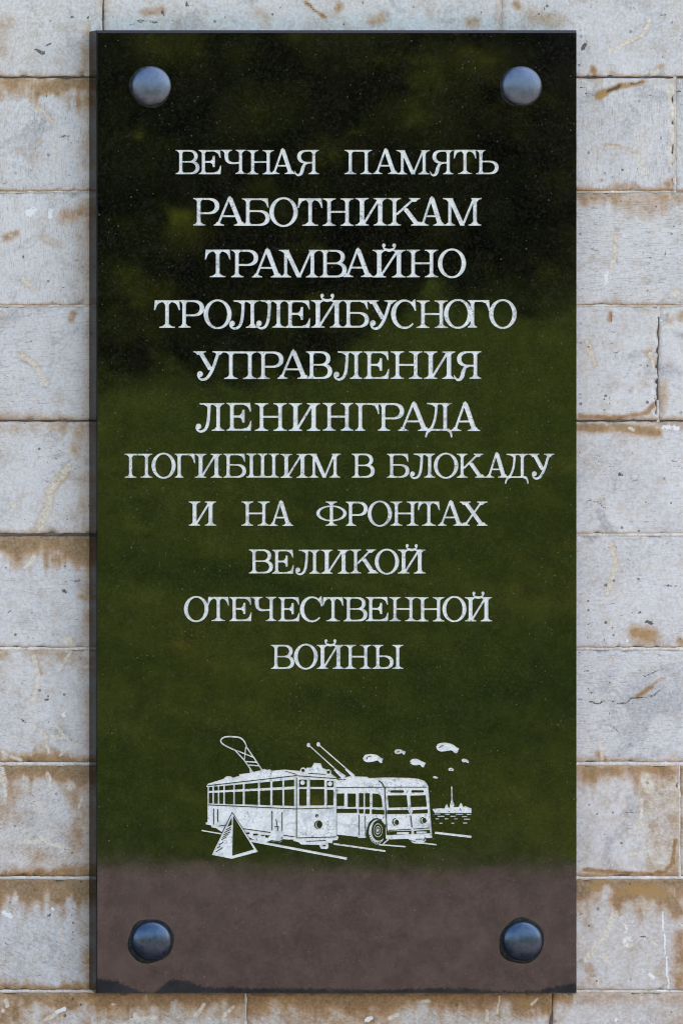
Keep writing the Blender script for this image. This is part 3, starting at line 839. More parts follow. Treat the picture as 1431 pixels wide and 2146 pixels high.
def build_slab():
    cx_, ct, cb = 0.0011, 0.0036, 0.0014      # arris at the sides, top and foot
    bm = bmesh.new()
    hx = (x1 - x0) / 2
    H = zt - zb
    zs = face_xz(0, SPLIT_Y)[1] - PL.z
    nxs = np.linspace(-hx + cx_, hx - cx_, 150)
    nzs = np.concatenate([np.linspace(cb, 0.05, 40), np.linspace(0.05, zs, 4)[1:]])
    grid = [[bm.verts.new((x, FACE_Y, z)) for x in nxs] for z in nzs]
    for j_ in range(len(nzs) - 1):
        for i_ in range(len(nxs) - 1):
            bm.faces.new((grid[j_][i_], grid[j_][i_ + 1], grid[j_ + 1][i_ + 1], grid[j_ + 1][i_]))
    # face above, with the cut shapes taken out
    X0, X1 = (-hx + cx_ + PL.x - CAM.x) / S + CPX, (hx - cx_ + PL.x - CAM.x) / S + CPX
    Y0 = CPY - (H - ct + PL.z - CAM.z) / S
    vco = [Vector(v) for v in ((X0, Y0), (X1, Y0), (X1, SPLIT_Y), (X0, SPLIT_Y))]
    edges = [(0, 1), (1, 2), (2, 3), (3, 0)]
    shapes = []
    for tris in HOLES:
        count = {}
        for tri in tris:
            for a_, b_ in zip(tri, tri[1:] + tri[:1]):
                kk = (a_, b_) if a_ < b_ else (b_, a_)
                count[kk] = count.get(kk, 0) + 1
        ids = {}
        for (a_, b_), c_ in count.items():
            if c_ == 1:
                for q in (a_, b_):
                    if q not in ids:
                        ids[q] = len(vco)
                        vco.append(Vector(q))
                edges.append((ids[a_], ids[b_]))
        T = np.array([t_[:3] for t_ in tris])
        shapes.append((T[:, :, 0].min(), T[:, :, 0].max(), T[:, :, 1].min(), T[:, :, 1].max(), T))
    V, E, F, ov, oe, of = delaunay_2d_cdt(vco, edges, [], 0, 1e-3, True)

    def inside(x, y):
        for xa_, xb_, ya_, yb2, T in shapes:
            if xa_ <= x <= xb_ and ya_ <= y <= yb2:
                d_ = [(T[:, (n_ + 1) % 3, 0] - T[:, n_, 0]) * (y - T[:, n_, 1]) - (T[:, (n_ + 1) % 3, 1] - T[:, n_, 1]) * (x - T[:, n_, 0]) for n_ in range(3)]
                d_ = np.array(d_)
                if ((d_ >= 0).all(0) | (d_ <= 0).all(0)).any():
                    return True
        return False
    vm = {}
    new = []
    for f in F:
        if not inside(sum(V[q][0] for q in f) / len(f), sum(V[q][1] for q in f) / len(f)):
            for q in f:
                if q not in vm:
                    vm[q] = bm.verts.new((CAM.x + (V[q][0] - CPX) * S - PL.x, FACE_Y, CAM.z - (V[q][1] - CPY) * S - PL.z))
            try:
                new.append(bm.faces.new([vm[q] for q in f]))
            except ValueError:
                pass
    bm.verts.ensure_lookup_table()
    for f in bm.faces:
        f.normal_update()
        if f.normal.y > 0:
            f.normal_flip()
    rim = []
    lim = (hx - cx_) - 1e-5
    for f in new:
        for e in f.edges:
            if e.is_boundary:
                a_, b_ = e.verts
                on_edge = all(abs(abs(v.co.x) - (hx - cx_)) < 1e-4 for v in (a_, b_)) or all(abs(v.co.z - (H - ct)) < 1e-4 for v in (a_, b_)) \
                    or all(abs(v.co.z - zs) < 1e-4 for v in (a_, b_))
                if not on_edge:
                    rim.append(e)
    r = bmesh.ops.extrude_edge_only(bm, edges=rim)
    for g_ in r['geom']:
        if isinstance(g_, bmesh.types.BMVert):
            g_.co.y = FACE_Y + SINK + 0.0004
        elif isinstance(g_, bmesh.types.BMFace):
            g_.material_index = 2
    # arris, sides and back
    prof = [(1.0, 0.0), (0.12, 0.85), (0.0, 1.0)]
    rings = []
    for f_, dep in prof:
        rings.append([(-hx + cx_ * f_, FACE_Y + dep * 0.0030, cb * f_), (hx - cx_ * f_, FACE_Y + dep * 0.0030, cb * f_),
                      (hx - cx_ * f_, FACE_Y + dep * 0.0030, H - ct * f_), (-hx + cx_ * f_, FACE_Y + dep * 0.0030, H - ct * f_)])
    rings.append([(-hx, -0.0035, 0), (hx, -0.0035, 0), (hx, -0.0035, H), (-hx, -0.0035, H)])
    rings.append([(-hx + .0035, 0.0015, .0035), (hx - .0035, 0.0015, .0035), (hx - .0035, 0.0015, H - .0035), (-hx + .0035, 0.0015, H - .0035)])
    vr = [[bm.verts.new(c) for c in r_] for r_ in rings]
    for k_ in range(len(vr) - 1):
        for s_ in range(4):
            f = bm.faces.new((vr[k_ + 1][s_], vr[k_ + 1][(s_ + 1) % 4], vr[k_][(s_ + 1) % 4], vr[k_][s_]))
            f.material_index = 1
            f.normal_update()
            c_ = f.calc_center_median() - Vector((0, -0.014, H / 2))
            if f.normal.dot(Vector((c_.x if abs(c_.x) > hx * 0.9 else 0, c_.y * 4, c_.z if abs(c_.z) > H * 0.45 else 0))) < 0:
                f.normal_flip()
    bm.faces.new(vr[-1]).material_index = 1
    m = bpy.data.meshes.new('slab')
    bm.to_mesh(m); bm.free()
    # tide mark along the foot (stain): px height of its upper edge along the slab
    prof_x = [203, 240, 262, 280, 300, 318, 335, 350, 362, 378, 395, 412, 440, 480, 540, 640, 760, 860, 900, 980, 1040, 1090, 1130, 1170, 1209]
    prof_y = [2050, 2054, 2062, 2072, 2079, 2081, 2070, 2058, 2052, 2054, 2056, 2063, 2069, 2069, 2070, 2071, 2073, 2073, 2070, 2071, 2076, 2078, 2074, 2066, 2058]
    co = np.zeros(len(m.vertices) * 3); m.vertices.foreach_get('co', co); co = co.reshape(-1, 3)
    px = CPX + (co[:, 0] + PL.x - CAM.x) / S
    py = CPY - (co[:, 2] + PL.z - CAM.z) / S
    lim = np.interp(px, prof_x, prof_y)
    v = np.clip(0.5 + (py - lim) / 14.0, 0, 1)
    # narrow dark rim round the other three sides where the polish ends
    a = m.attributes.new('tide', 'FLOAT', 'POINT')
    a.data.foreach_set('value', v.astype(np.float32))
    o = obj('slab', m, GRANITE, plaque, (0, 0, 0))
    m.materials.append(EDGE)
    m.materials.append(GROOVE)
    return o


# ---- flat cut-outs from overlapping 2-D pieces (1 = painted, 0 = left bare), painter's order
def cutout(name, pieces, org, depth, lift, mat, parent, label=None):
    """pieces: list of (kind, [(px, py)...]) in photograph pixels on the slab's face."""
    vco, faces, kinds = [], [], []
    for kind, pts in pieces:
        pts = [p for i, p in enumerate(pts) if i == 0 or (abs(p[0] - pts[i - 1][0]) + abs(p[1] - pts[i - 1][1])) > 1e-3]
        if len(pts) < 3:
            continue
        if sum(p[0] * q[1] - q[0] * p[1] for p, q in zip(pts, pts[1:] + pts[:1])) < 0:
            pts = pts[::-1]
        b = len(vco)
        vco += [Vector((p[0] - org[0], p[1] - org[1])) for p in pts]
        faces.append(list(range(b, b + len(pts))))
        kinds.append(kind)
    V, E, F, ov, oe, of = delaunay_2d_cdt(vco, [], faces, 1, 1e-3, True)
    keep = [f for f, src in zip(F, of) if src and kinds[max(src)] == 1]
    if not keep:
        return None
    fx, fz = face_xz(*org)
    HOLES.append([[(V[q][0] + org[0], V[q][1] + org[1]) for q in f] for f in keep])
    bm = bmesh.new()
    used = sorted({i for f in keep for i in f})
    mp = {i: bm.verts.new((V[i][0] * S, -depth, -V[i][1] * S)) for i in used}
    for f in keep:
        try:
            bm.faces.new([mp[i] for i in f])
        except ValueError:
            pass
    bmesh.ops.dissolve_limit(bm, angle_limit=0.01, verts=bm.verts, edges=bm.edges)
    for f in bm.faces:
        f.normal_update()
        if f.normal.y > 0:
            f.normal_flip()
    m = bpy.data.meshes.new(name)
    bm.to_mesh(m); bm.free()
    o = obj(name, m, mat, parent, (fx - PL.x, FACE_Y + SINK - lift - PL.y, fz - PL.z))
    if label:
        o['label'] = label
    return o


def ell(cx, cy, rx, ry, n=36, a0=0, a1=360):
    return [(cx + rx * math.cos(math.radians(a0 + (a1 - a0) * i / n)), cy + ry * math.sin(math.radians(a0 + (a1 - a0) * i / n)))
            for i in range(n if a1 - a0 == 360 else n + 1)]


def smooth_path(pts, n=6):
    """Catmull-Rom through the points."""
    if len(pts) < 3:
        return list(pts)
    P_ = [pts[0]] + list(pts) + [pts[-1]]
    out = []
    for i in range(1, len(P_) - 2):
        p0, p1, p2, p3 = P_[i - 1], P_[i], P_[i + 1], P_[i + 2]
        for j in range(n):
            t = j / n
            out.append(tuple(0.5 * (2 * b + (c - a) * t + (2 * a - 5 * b + 4 * c - d) * t * t + (3 * b - a - 3 * c + d) * t ** 3)
                             for a, b, c, d in zip(p0, p1, p2, p3)))
    out.append(tuple(pts[-1]))
    return out


def stroke(pts, w, w2=None, curve=False):
    """Outline of a line with width w (a number, or one width for each given point)."""
    if isinstance(w, (int, float)):
        ws = [w + ((w2 if w2 is not None else w) - w) * i / max(1, len(pts) - 1) for i in range(len(pts))]
    else:
        ws = list(w)
    if curve:
        trip = smooth_path([(p[0], p[1], q) for p, q in zip(pts, ws)])
        pts, ws = [(a, b) for a, b, c in trip], [c for a, b, c in trip]
    L, R = [], []
    for i, (x, y) in enumerate(pts):
        a, b = pts[max(0, i - 1)], pts[min(len(pts) - 1, i + 1)]
        dx, dy = b[0] - a[0], b[1] - a[1]
        d = math.hypot(dx, dy) or 1
        nx, ny = -dy / d * ws[i] / 2, dx / d * ws[i] / 2
        L.append((x + nx, y + ny)); R.append((x - nx, y - ny))
    return L + R[::-1]


# ---- the letters: a bracketed roman with ball terminals, built for any width; cap height 100, y up
SW, TH = 14.0, 7.0


def foot(x, hw, l, r, y=0.0, up=1):
    """Bracketed serif under (up=1) or over (up=-1) a stem centred on x."""
    pts = [(-l, 0), (r, 0), (r, 4.2)]
    for t in (0.35, 0.7, 1.0):
        pts.append((r + (hw - r) * t, 4.2 + 10 * t ** 2.6))
    for t in (1.0, 0.7, 0.35):
        pts.append((-(l + (hw - l) * t), 4.2 + 10 * t ** 2.6))
    pts.append((-l, 4.2))
    return (1, [(x + a, y + up * b) for a, b in pts])


def stem(x, w=SW, y0=0, y1=100):
    return (1, [(x - w / 2, y0), (x + w / 2, y0), (x + w / 2, y1), (x - w / 2, y1)])


def full_stem(x, e, w=SW, le=None, re=None):
    le, re = le or e, re or e
    return [stem(x, w), foot(x, w / 2, le, re), foot(x, w / 2, le, re, 100, -1)]


def bowl(xl, xr, y0, y1, thin=TH, thick=SW, left=False):
    """Round half-bowl from xl to its extreme xr."""
    def half(a, b, lo, hi):
        r = abs(b - a)
        fl = max(0.0, r - (hi - lo) * 0.62) * (1 if b > a else -1)
        cx = a + fl
        rx, ry, cy = abs(b - cx), (hi - lo) / 2, (hi + lo) / 2
        s = 1 if b > a else -1
        arc = []
        for i in range(19):
            t = math.radians(-90 + 180 * i / 18)
            c_, s_ = math.cos(t), math.sin(t)
            arc.append((cx + s * rx * abs(c_) ** 0.9, cy + ry * math.copysign(abs(s_) ** 0.9, s_)))
        return [(a, lo)] + arc + [(a, hi)]
    s = 1 if xr > xl else -1
    return (1, half(xl, xr, y0, y1)), (0, half(xl, xr - s * thick, y0 + thin, y1 - thin))


def beak(x, y=100, drop=32, back=26, dirn=1, lean=3):
    """Wedge serif hanging at the end of a top bar (drop > 0) or standing on a foot bar (drop < 0)."""
    s = 1 if drop > 0 else -1
    return (1, [(x - dirn * back, y), (x, y), (x + dirn * lean, y - drop), (x - dirn * (5 - lean), y - drop),
                (x - dirn * 8, y - s * (abs(drop) * 0.55)), (x - dirn * 14, y - s * 12), (x - dirn * back, y - s * 7)])


def bar(x0, x1, y, t=TH):
    return (1, [(x0, y), (x1, y), (x1, y + t), (x0, y + t)])


def diag(x0, y0, x1, y1, w):
    """Slanted stroke with level ends; w is its horizontal width."""
    return (1, [(x0 - w / 2, y0), (x0 + w / 2, y0), (x1 + w / 2, y1), (x1 - w / 2, y1)])


def ball(x, y, r):
    return (1, ell(x, y, r, r, 20))


def G(c, W):
    e = min(25.0, W * 0.215)
    if c == 'А':
        f = 21.0
        ax = W * 0.49
        return [diag(f * 0.72, 2, ax - 2, 101, 10), diag(W - f * 0.98, 2, ax, 101, 18.5), (1, [(ax - 7, 100), (ax + 9, 98), (ax + 2, 107), (ax - 2, 107)]),
                bar(W * 0.26, W * 0.74, 31, 7), foot(f * 0.78, 5, f * 0.78, f * 1.05), foot(W - f, 9, f * 1.2, f)]
    if c == 'Б':
        o_, i_ = bowl(e, W, 0, 57, 7, 17)
        return [o_, i_, stem(e), foot(e, SW / 2, e, e), foot(e, SW / 2, e, e, 100, -1), bar(e, W * 0.86, 93, 7), beak(W * 0.93, 100, 34)]
    if c == 'В':
        a, b = bowl(e, W, 0, 55, 7, 17)
        c_, d = bowl(e, W * 0.93, 47, 100, 7, 16)
        return [a, c_, b, d, stem(e), foot(e, SW / 2, e, e), foot(e, SW / 2, e, e, 100, -1)]
    if c == 'Г':
        return full_stem(e, e) + [bar(e, W - 8, 93, 7), beak(W - 3, 100, 40)]
    if c == 'Д':
        return [bar(W * 0.13, W * 0.90, 94, 6), stem(W * 0.73, SW, 0, 100), foot(W * 0.73, 8, 18, W * 0.25, 100, -1), foot(W * 0.40, 5, W * 0.32, 14, 100, -1),
                (1, stroke([(W * 0.42, 98), (W * 0.41, 70), (W * 0.36, 38), (W * 0.26, 12), (W * 0.16, 2)], [12, 10, 10, 10, 11], curve=True)),
                bar(W * 0.10, W * 0.90, 0, 7), (1, stroke([(W * 0.30, 5), (W * 0.16, 0), (W * 0.09, -9), (W * 0.05, -24)], [8, 10, 9, 7], curve=True)),
                (1, stroke([(W * 0.72, 5), (W * 0.86, 1), (W * 0.93, -8), (W * 0.96, -24)], [8, 11, 9, 7], curve=True))]
    if c == 'Е':
        m_ = W * 0.62
        return full_stem(e, e) + [bar(e, W * 0.88, 93, 7), beak(W * 0.94, 100, 33), bar(e, W * 0.9, 0, 7), beak(W * 0.96, 0, -36, 30),
                (1, [(e, 47), (m_ - 10, 47), (m_ - 3, 42), (m_, 29), (m_ + 9, 29), (m_ + 9, 76), (m_, 76), (m_ - 3, 62), (m_ - 10, 55), (e, 55)])]
    if c in 'ИЙ':
        out = full_stem(e, e, 17) + full_stem(W - e, e, 17) + [diag(e + 2, 0, W - e - 2, 100, 11)]
        if c == 'Й':
            cx, hb = W * 0.50, 18.5
            out += [ball(cx - hb, 116, 7.2), ball(cx + hb, 116, 7.2),
                    (1, stroke([(cx - hb - 4, 113), (cx - hb + 3, 103), (cx, 98), (cx + hb - 3, 103), (cx + hb + 4, 113)], [5, 8, 11, 8, 5], curve=True))]
        return out
    if c == 'К':
        ax = W * 0.80
        return full_stem(e * 0.95, e * 0.95) + [diag(e + 4, 38, ax - 8, 98, 13), diag(W - 22, 2, W * 0.47, 63, 21), foot(ax - 8, 6, 20, 22, 100, -1), foot(W - 22, 10, 24, 22)]
    if c == 'Л':
        s_ = W - e
        return [stem(s_), foot(s_, 8, e, e), foot(s_, 8, W * 0.3, e, 100, -1), bar(W * 0.2, s_, 94, 6), foot(W * 0.47, 6, W * 0.31, 16, 100, -1),
                (1, stroke([(W * 0.48, 98), (W * 0.475, 62), (W * 0.44, 28), (W * 0.36, 6), (W * 0.22, -2), (W * 0.10, 3), (W * 0.05, 14)], [13, 12, 12, 11, 9, 8, 6], curve=True)),
                ball(W * 0.05 + 9, 16, 10.5)]
    if c == 'М':
        l_, r_ = e * 0.85, W - e * 0.90
        return [stem(l_, 12), stem(r_, SW), foot(l_, 6, l_, 20), foot(r_, 8, 24, W - r_), foot(l_, 6, l_ + 4, 12, 100, -1), foot(r_, 8, 14, W - r_ + 2, 100, -1),
                diag(W * 0.50, 0, l_ + 1, 100, 18), diag(W * 0.50, 0, r_ - 3, 100, 10)]
    if c == 'Н':
        return full_stem(e, e) + full_stem(W - e, e) + [bar(e, W - e, 47, 7.5)]
    if c == 'О':
        return [(1, ell(W / 2, 50, W / 2, 54, 56)), (0, ell(W / 2, 50, W / 2 - 17, 46.5, 56))]
    if c == 'П':
        return full_stem(e, e) + full_stem(W - e, e) + [bar(e, W - e, 92.5, 7.5)]
    if c == 'Р':
        o_, i_ = bowl(e, W, 41, 100, 7.5, 17)
        return [o_, i_] + full_stem(e, e, re=e + 4)
    if c == 'С':
        pts, ws = [], []
        for i in range(29):
            t = math.radians(48 + (318 - 48) * i / 28)
            pts.append((W * 0.52 + (W * 0.52 - 8) * math.cos(t), 50 + 49.5 * math.sin(t)))
            ws.append(7.5 + 10.5 * max(0, -math.cos(t)) ** 1.3 if i < 22 else max(4.5, 9 - (i - 22) * 0.3))
        return [(1, stroke(pts, ws)), (1, [(W * 0.80, 96), (W * 0.88, 104), (W * 0.93, 104), (W * 0.96, 62), (W * 0.90, 62), (W * 0.84, 76), (W * 0.74, 88)])]
    if c == 'Т':
        return [stem(W / 2), foot(W / 2, 8, 29, 29), bar(12, W - 12, 93, 7), beak(W - 3, 100, 36), beak(3, 100, 36, dirn=-1), foot(W / 2, 8, 22, 22, 98, -1)]
    if c == 'У':
        f = min(24.0, W * 0.21)
        return [diag(f + 1, 98, W * 0.55, 31, 19), foot(f, 9, f, f, 100, -1), foot(W - f, 6, f, f, 100, -1),
                (1, stroke([(W - f - 1, 97), (W * 0.62, 40), (W * 0.50, 13), (W * 0.40, 0), (W * 0.27, -3), (W * 0.19, 3), (W * 0.14, 14)], [12, 12, 12, 11, 9, 8, 6], curve=True)),
                ball(W * 0.14 + 9, 17, 11)]
    if c == 'Ф':
        return [(1, ell(W / 2, 51, W / 2, 33, 48)), (0, ell(W / 2, 51, W / 2 - 15, 26.5, 48))] + full_stem(W / 2, 24)
    if c == 'Х':
        f = 23
        return [diag(f, 98, W - f, 2, 21), diag(W - f - 2, 98, f - 1, 2, 11), foot(f, 10, f, f, 100, -1), foot(W - f - 2, 6, 20, f + 2, 100, -1),
                foot(f - 1, 6, f - 1, 20), foot(W - f, 10, f, f)]
    if c == 'Ч':
        l_ = e * 1.05
        return full_stem(W - e, e) + [foot(l_, 8, l_, 24, 100, -1),
                (1, stroke([(l_, 98), (l_, 70), (l_ + 5, 54), (l_ + 18, 46), (W * 0.6, 45), (W - e, 48)], [17, 17, 14, 10, 8, 8], curve=True))]
    if c == 'Ш':
        e = W * 0.16
        return full_stem(e, e) + full_stem(W / 2, e * 0.95) + full_stem(W - e, e) + [bar(e, W - e, 0, 7)]
    if c == 'Ь':
        o_, i_ = bowl(e, W, 0, 56, 7, 17)
        return [o_, i_] + full_stem(e, e, re=e * 0.95)
    if c == 'Ы':
        e = W * 0.18
        o_, i_ = bowl(e, W * 0.69, 0, 56, 7, 16)
        return [o_, i_] + full_stem(e, e) + full_stem(W - e, e)
    if c == 'Я':
        s_ = W - e
        o_, i_ = bowl(s_, W * 0.13, 44, 100, 7, 17)
        return [o_, i_] + full_stem(s_, e) + [
            (1, stroke([(W * 0.60, 48), (W * 0.44, 42), (W * 0.36, 26), (W * 0.31, 7), (W * 0.22, -3), (W * 0.11, -1), (W * 0.03, 14)], [8, 11, 15, 15, 11, 8, 4], curve=True))]
    raise KeyError(c)


TEXT = [
 (314, 365, [('В',368.8,419.1),('Е',416.6,465),('Ч',463,516),('Н',518,575),('А',567,620),('Я',615.5,669),('П',721.4,780),('А',781.5,836),('М',832,900),('Я',899,950),('Т',950,998),('Ь',997,1044.7)]),
 (415, 473, [('Р',405.3,460.6),('А',448,517),('Б',507,566),('О',564.5,624.6),('Т',624,676.5),('Н',675.7,741.5),('И',744,811),('К',813,888),('А',876,934),('М',930,1008)]),
 (523, 581, [('Т',429.6,483.9),('Р',484.7,542),('А',528,594),('М',586.7,667.8),('В',668.6,727),('А',718.6,783),('Й',780,850),('Н',851,918),('О',917,976.5)]),
 (629, 687, [('Т',323,378),('Р',375,429),('О',427,486),('Л',479,543.4),('Л',535,597.4),('Е',596.5,651.6),('Й',651.6,720),('Б',718,773.7),('У',767,832),('С',819.5,874),('Н',872,938.7),('О',930,989.4),('Г',979.4,1026.7),('О',1024.4,1083)]),
 (736, 794, [('У',405,473),('П',470,538.8),('Р',540,595),('А',581,650),('В',641.4,696.7),('Л',697,760),('Е',762,816.4),('Н',818,885),('И',888,955),('Я',949.5,1008.7)]),
 (844.5, 903, [('Л',408,471),('Е',475,528.4),('Н',534,602),('И',605.6,672),('Н',676,741),('Г',744,795),('Р',791.5,847),('А',833.5,902),('Д',889.5,949),('А',944,1006)]),
 (950.7, 1001.3, [('П',262,320.6),('О',318,369),('Г',367,410),('И',408.6,466.8),('Б',468.4,516.7),('Ш',516,585),('И',587.6,646.8),('М',647.4,713.8),('В',736.8,785.4),('Б',810.7,858.3),('Л',857,911.8),('О',908.6,960.5),('К',956,1018),('А',1016,1066),('Д',1056.4,1108),('У',1107,1161.5)]),
 (1051, 1102, [('И',396,454.6),('Н',506,566),('А',563.7,615),('Ф',663,727),('Р',724.6,770.6),('О',770,821.5),('Н',818,877.4),('Т',875,921.7),('А',917,973),('Х',962.8,1021.9)]),
 (1151.5, 1202, [('В',521.6,572.5),('Е',570.6,617),('Л',617,670.8),('И',672.5,732.8),('К',733,793),('О',785,836.4),('Й',833,892)]),
 (1251, 1302, [('О',386,438),('Т',435.5,480.8),('Е',481,528.5),('Ч',526.5,580),('Е',582.8,628.8),('С',628.8,677.7),('Т',675.7,720),('В',719.7,770.5),('Е',766.7,815),('Н',815,873.6),('Н',873,931.5),('О',926.5,977.3),('Й',973.5,1031.4)]),
 (1351, 1401.6, [('В',568,617.5),('О',616,666.7),('Й',663.6,721.7),('Н',722,779),('Ы',779.7,845)]),
]
lr = random.Random(3)
n_letter = 0
for yt, yb_, letters in TEXT:
    cap = (yb_ - yt) / 100.0
    for ch, xa, xb in letters:
        Wu = (xb - xa) / cap
        pcs = G(ch, Wu)
        jx, jy = lr.uniform(-0.3, 0.3), lr.uniform(-0.4, 0.4)
        pix = [(kd, [(xa + jx + p[0] * cap, yb_ + jy - p[1] * cap) for p in pts]) for kd, pts in pcs]
        n_letter += 1
        cutout('letter', pix, ((xa + xb) / 2, (yt + yb_) / 2), 0.0, 0.00022 + 0.00008 * (n_letter % 3), PAINT, plaque)

# ---- the drawing under the text, traced shape by shape (zoomed photograph coordinates, 4.472 px to one photograph px)
ZF = 4.472


def za(p):
    return (400 + p[0] / ZF, 1520 + p[1] / ZF)


def zb_(p):
    return (700 + p[0] / ZF, 1520 + p[1] / ZF)


def tr(fn, pieces):
    return [(k_, [fn(p) for p in pts]) for k_, pts in pieces]


def rect(x0_, y0_, x1_, y1_):
    return [(x0_, y0_), (x1_, y0_), (x1_, y1_), (x0_, y1_)]


def drawing(name, pieces, fn, org, lift=0.0003):
    return cutout(name, tr(fn, pieces), fn(org), 0.0, lift, PAINT, plaque)


# tram
PYR = [(390, 800), (660, 1200), (385, 1270), (180, 1220)]
t = [(1, [(145, 575), (160, 548), (310, 500), (330, 480), (355, 474), (382, 480), (395, 490), (452, 474), (455, 458), (550, 446), (660, 420), (690, 405), (712, 418), (740, 412), (765, 425),
          (880, 414), (1035, 428), (1060, 440), (1085, 396), (1130, 396), (1155, 350), (1218, 355), (1236, 400), (1268, 412), (1320, 455), (1368, 492), (1366, 1030), (1386, 1048), (1376, 1076), (1332, 1080),
          (1328, 1108), (1292, 1102), (1292, 1150), (1270, 1162), (1216, 1156), (1204, 1122), (1030, 1118), (1000, 1092), (960, 1085), (950, 1070), (865, 1078), (840, 1098), (790, 1092), (740, 1085),
          (700, 1098), (640, 1092), (600, 1075), (545, 1050), (500, 1000), (330, 990), (290, 1000), (240, 965), (195, 955), (190, 938), (140, 928), (140, 912), (158, 905), (158, 580)])]
cols = [(172, 203), (220, 255), (270, 305), (322, 398), (415, 488), (508, 630), (650, 745), (768, 858), (878, 968)]
lin = lambda x, ya, yb2: ya + (yb2 - ya) * (x - 172) / (968 - 172)
for a, b in cols:
    t.append((0, [(a, lin(a, 580, 510)), (b, lin(b, 580, 510)), (b, lin(b, 615, 572)), (a, lin(a, 615, 572))]))
    t.append((0, [(a, lin(a, 635, 600)), (b, lin(b, 635, 600)), (b, lin(b, 732, 755)), (a, lin(a, 732, 755))]))
for r4 in ((1018, 510, 1088, 577), (1118, 512, 1250, 577), (1278, 522, 1335, 580), (1018, 598, 1085, 752), (1118, 598, 1250, 750), (1278, 605, 1335, 748)):
    t.append((0, rect(*r4)))
for cx, cy in ((1048, 537), (1305, 548)):
    t.append((1, ell(cx, cy, 23, 23, 18)))
for cx, cy in ((1053, 423), (1290, 440)):
    t += [(1, ell(cx, cy, 29, 29, 20)), (0, ell(cx, cy, 14, 14, 14))]
for w_, pts in ((7, [(160, 566), (985, 472)]), (7, [(985, 472), (1365, 500)]), (5, [(890, 430), (995, 462)]), (6, [(992, 490), (992, 1050)]), (7, [(165, 746), (990, 784)]), (7, [(990, 784), (1335, 775)]),
                (6, [(1100, 450), (1265, 460)]), (6, [(763, 805), (763, 985)]), (6, [(857, 815), (857, 990)]), (6, [(217, 780), (217, 930)]), (7, [(255, 785), (255, 905)]), (6, [(262, 945), (330, 935)]),
                (7, [(490, 968), (750, 1005)]), (7, [(870, 1030), (972, 1046)]), (7, [(990, 1056), (1362, 1046)]), (6, [(1085, 1088), (1265, 1080)]), (7, [(750, 1080), (830, 1090), (865, 1072), (960, 1078)]),
                (6, [(860, 1045), (850, 1062)]), (6, [(720, 1052), (738, 1030)]), (6, [(1010, 1100), (1040, 1128), (1130, 1128)]), (6, [(800, 880), (820, 990)]), (6, [(785, 950), (830, 952)])):
    t.append((0, stroke(pts, w_)))
for r4 in ((525, 1005, 552, 1020), (588, 1015, 628, 1032), (660, 1028, 690, 1036), (700, 1030, 722, 1052), (1238, 1124, 1266, 1134)):
    t.append((0, rect(*r4)))
t += [(0, ell(1200, 932, 42, 40, 26)), (1, ell(1206, 932, 38, 38, 26)), (0, ell(1206, 930, 26, 34, 24)), (0, ell(1183, 848, 14, 16, 16)), (1, ell(1186, 853, 8, 9, 12))]
t.append((0, [(390, 812), (622, 1168), (640, 1200), (385, 1262), (186, 1220)]))
drawing('tram_drawing', t, za, (760, 780), 0.00030)
# bow collector on the tram's roof
p_ = [(1, stroke([(415, 232), (370, 213), (305, 178), (282, 146), (302, 118), (350, 106), (450, 113), (495, 142), (518, 185), (522, 212)], 15, curve=True)),
      (1, stroke([(412, 228), (500, 325), (585, 445)], 14)), (1, stroke([(520, 200), (590, 300), (672, 425)], 15)), (1, stroke([(430, 236), (588, 300)], 12)), (1, stroke([(516, 205), (504, 322)], 12)),
      (1, stroke([(515, 340), (618, 346)], 14)), (1, stroke([(540, 372), (642, 380)], 13)), (1, stroke([(556, 405), (562, 445)], 14))]
drawing('bow_collector_drawing', p_, za, (470, 280), 0.00036)
# anti-tank pyramid
p_ = [(0, [(390, 800), (660, 1200), (385, 1270), (180, 1220)]), (1, [(390, 822), (632, 1186), (385, 1252), (198, 1214)]), (0, [(399, 848), (592, 1163), (390, 1222)]), (0, [(384, 862), (384, 935), (346, 950)])]
for a, b in (((332, 982), (379, 952)), ((318, 1006), (379, 972)), ((306, 1028), (370, 1000)), ((296, 1052), (350, 1022)), ((288, 1074), (336, 1046)), ((265, 1122), (306, 1096)), ((248, 1152), (276, 1132)), ((236, 1188), (300, 1146))):
    p_.append((0, stroke([a, b], 7)))
drawing('pyramid_drawing', p_, za, (400, 1060), 0.00060)
# rails
for a, b, w_, fn in (((100, 985), (292, 1018), 13, za), ((560, 1080), (1463, 1250), 24, za), ((1335, 1110), (1826, 1180), 18, za), ((420, 1118), (672, 1138), 14, zb_), ((825, 1103), (962, 1120), 14, zb_), ((942, 1006), (1288, 1046), 22, zb_)):
    drawing('rail_drawing', [(1, stroke([a, b], w_))], fn, ((a[0] + b[0]) / 2, (a[1] + b[1]) / 2), 0.00042)
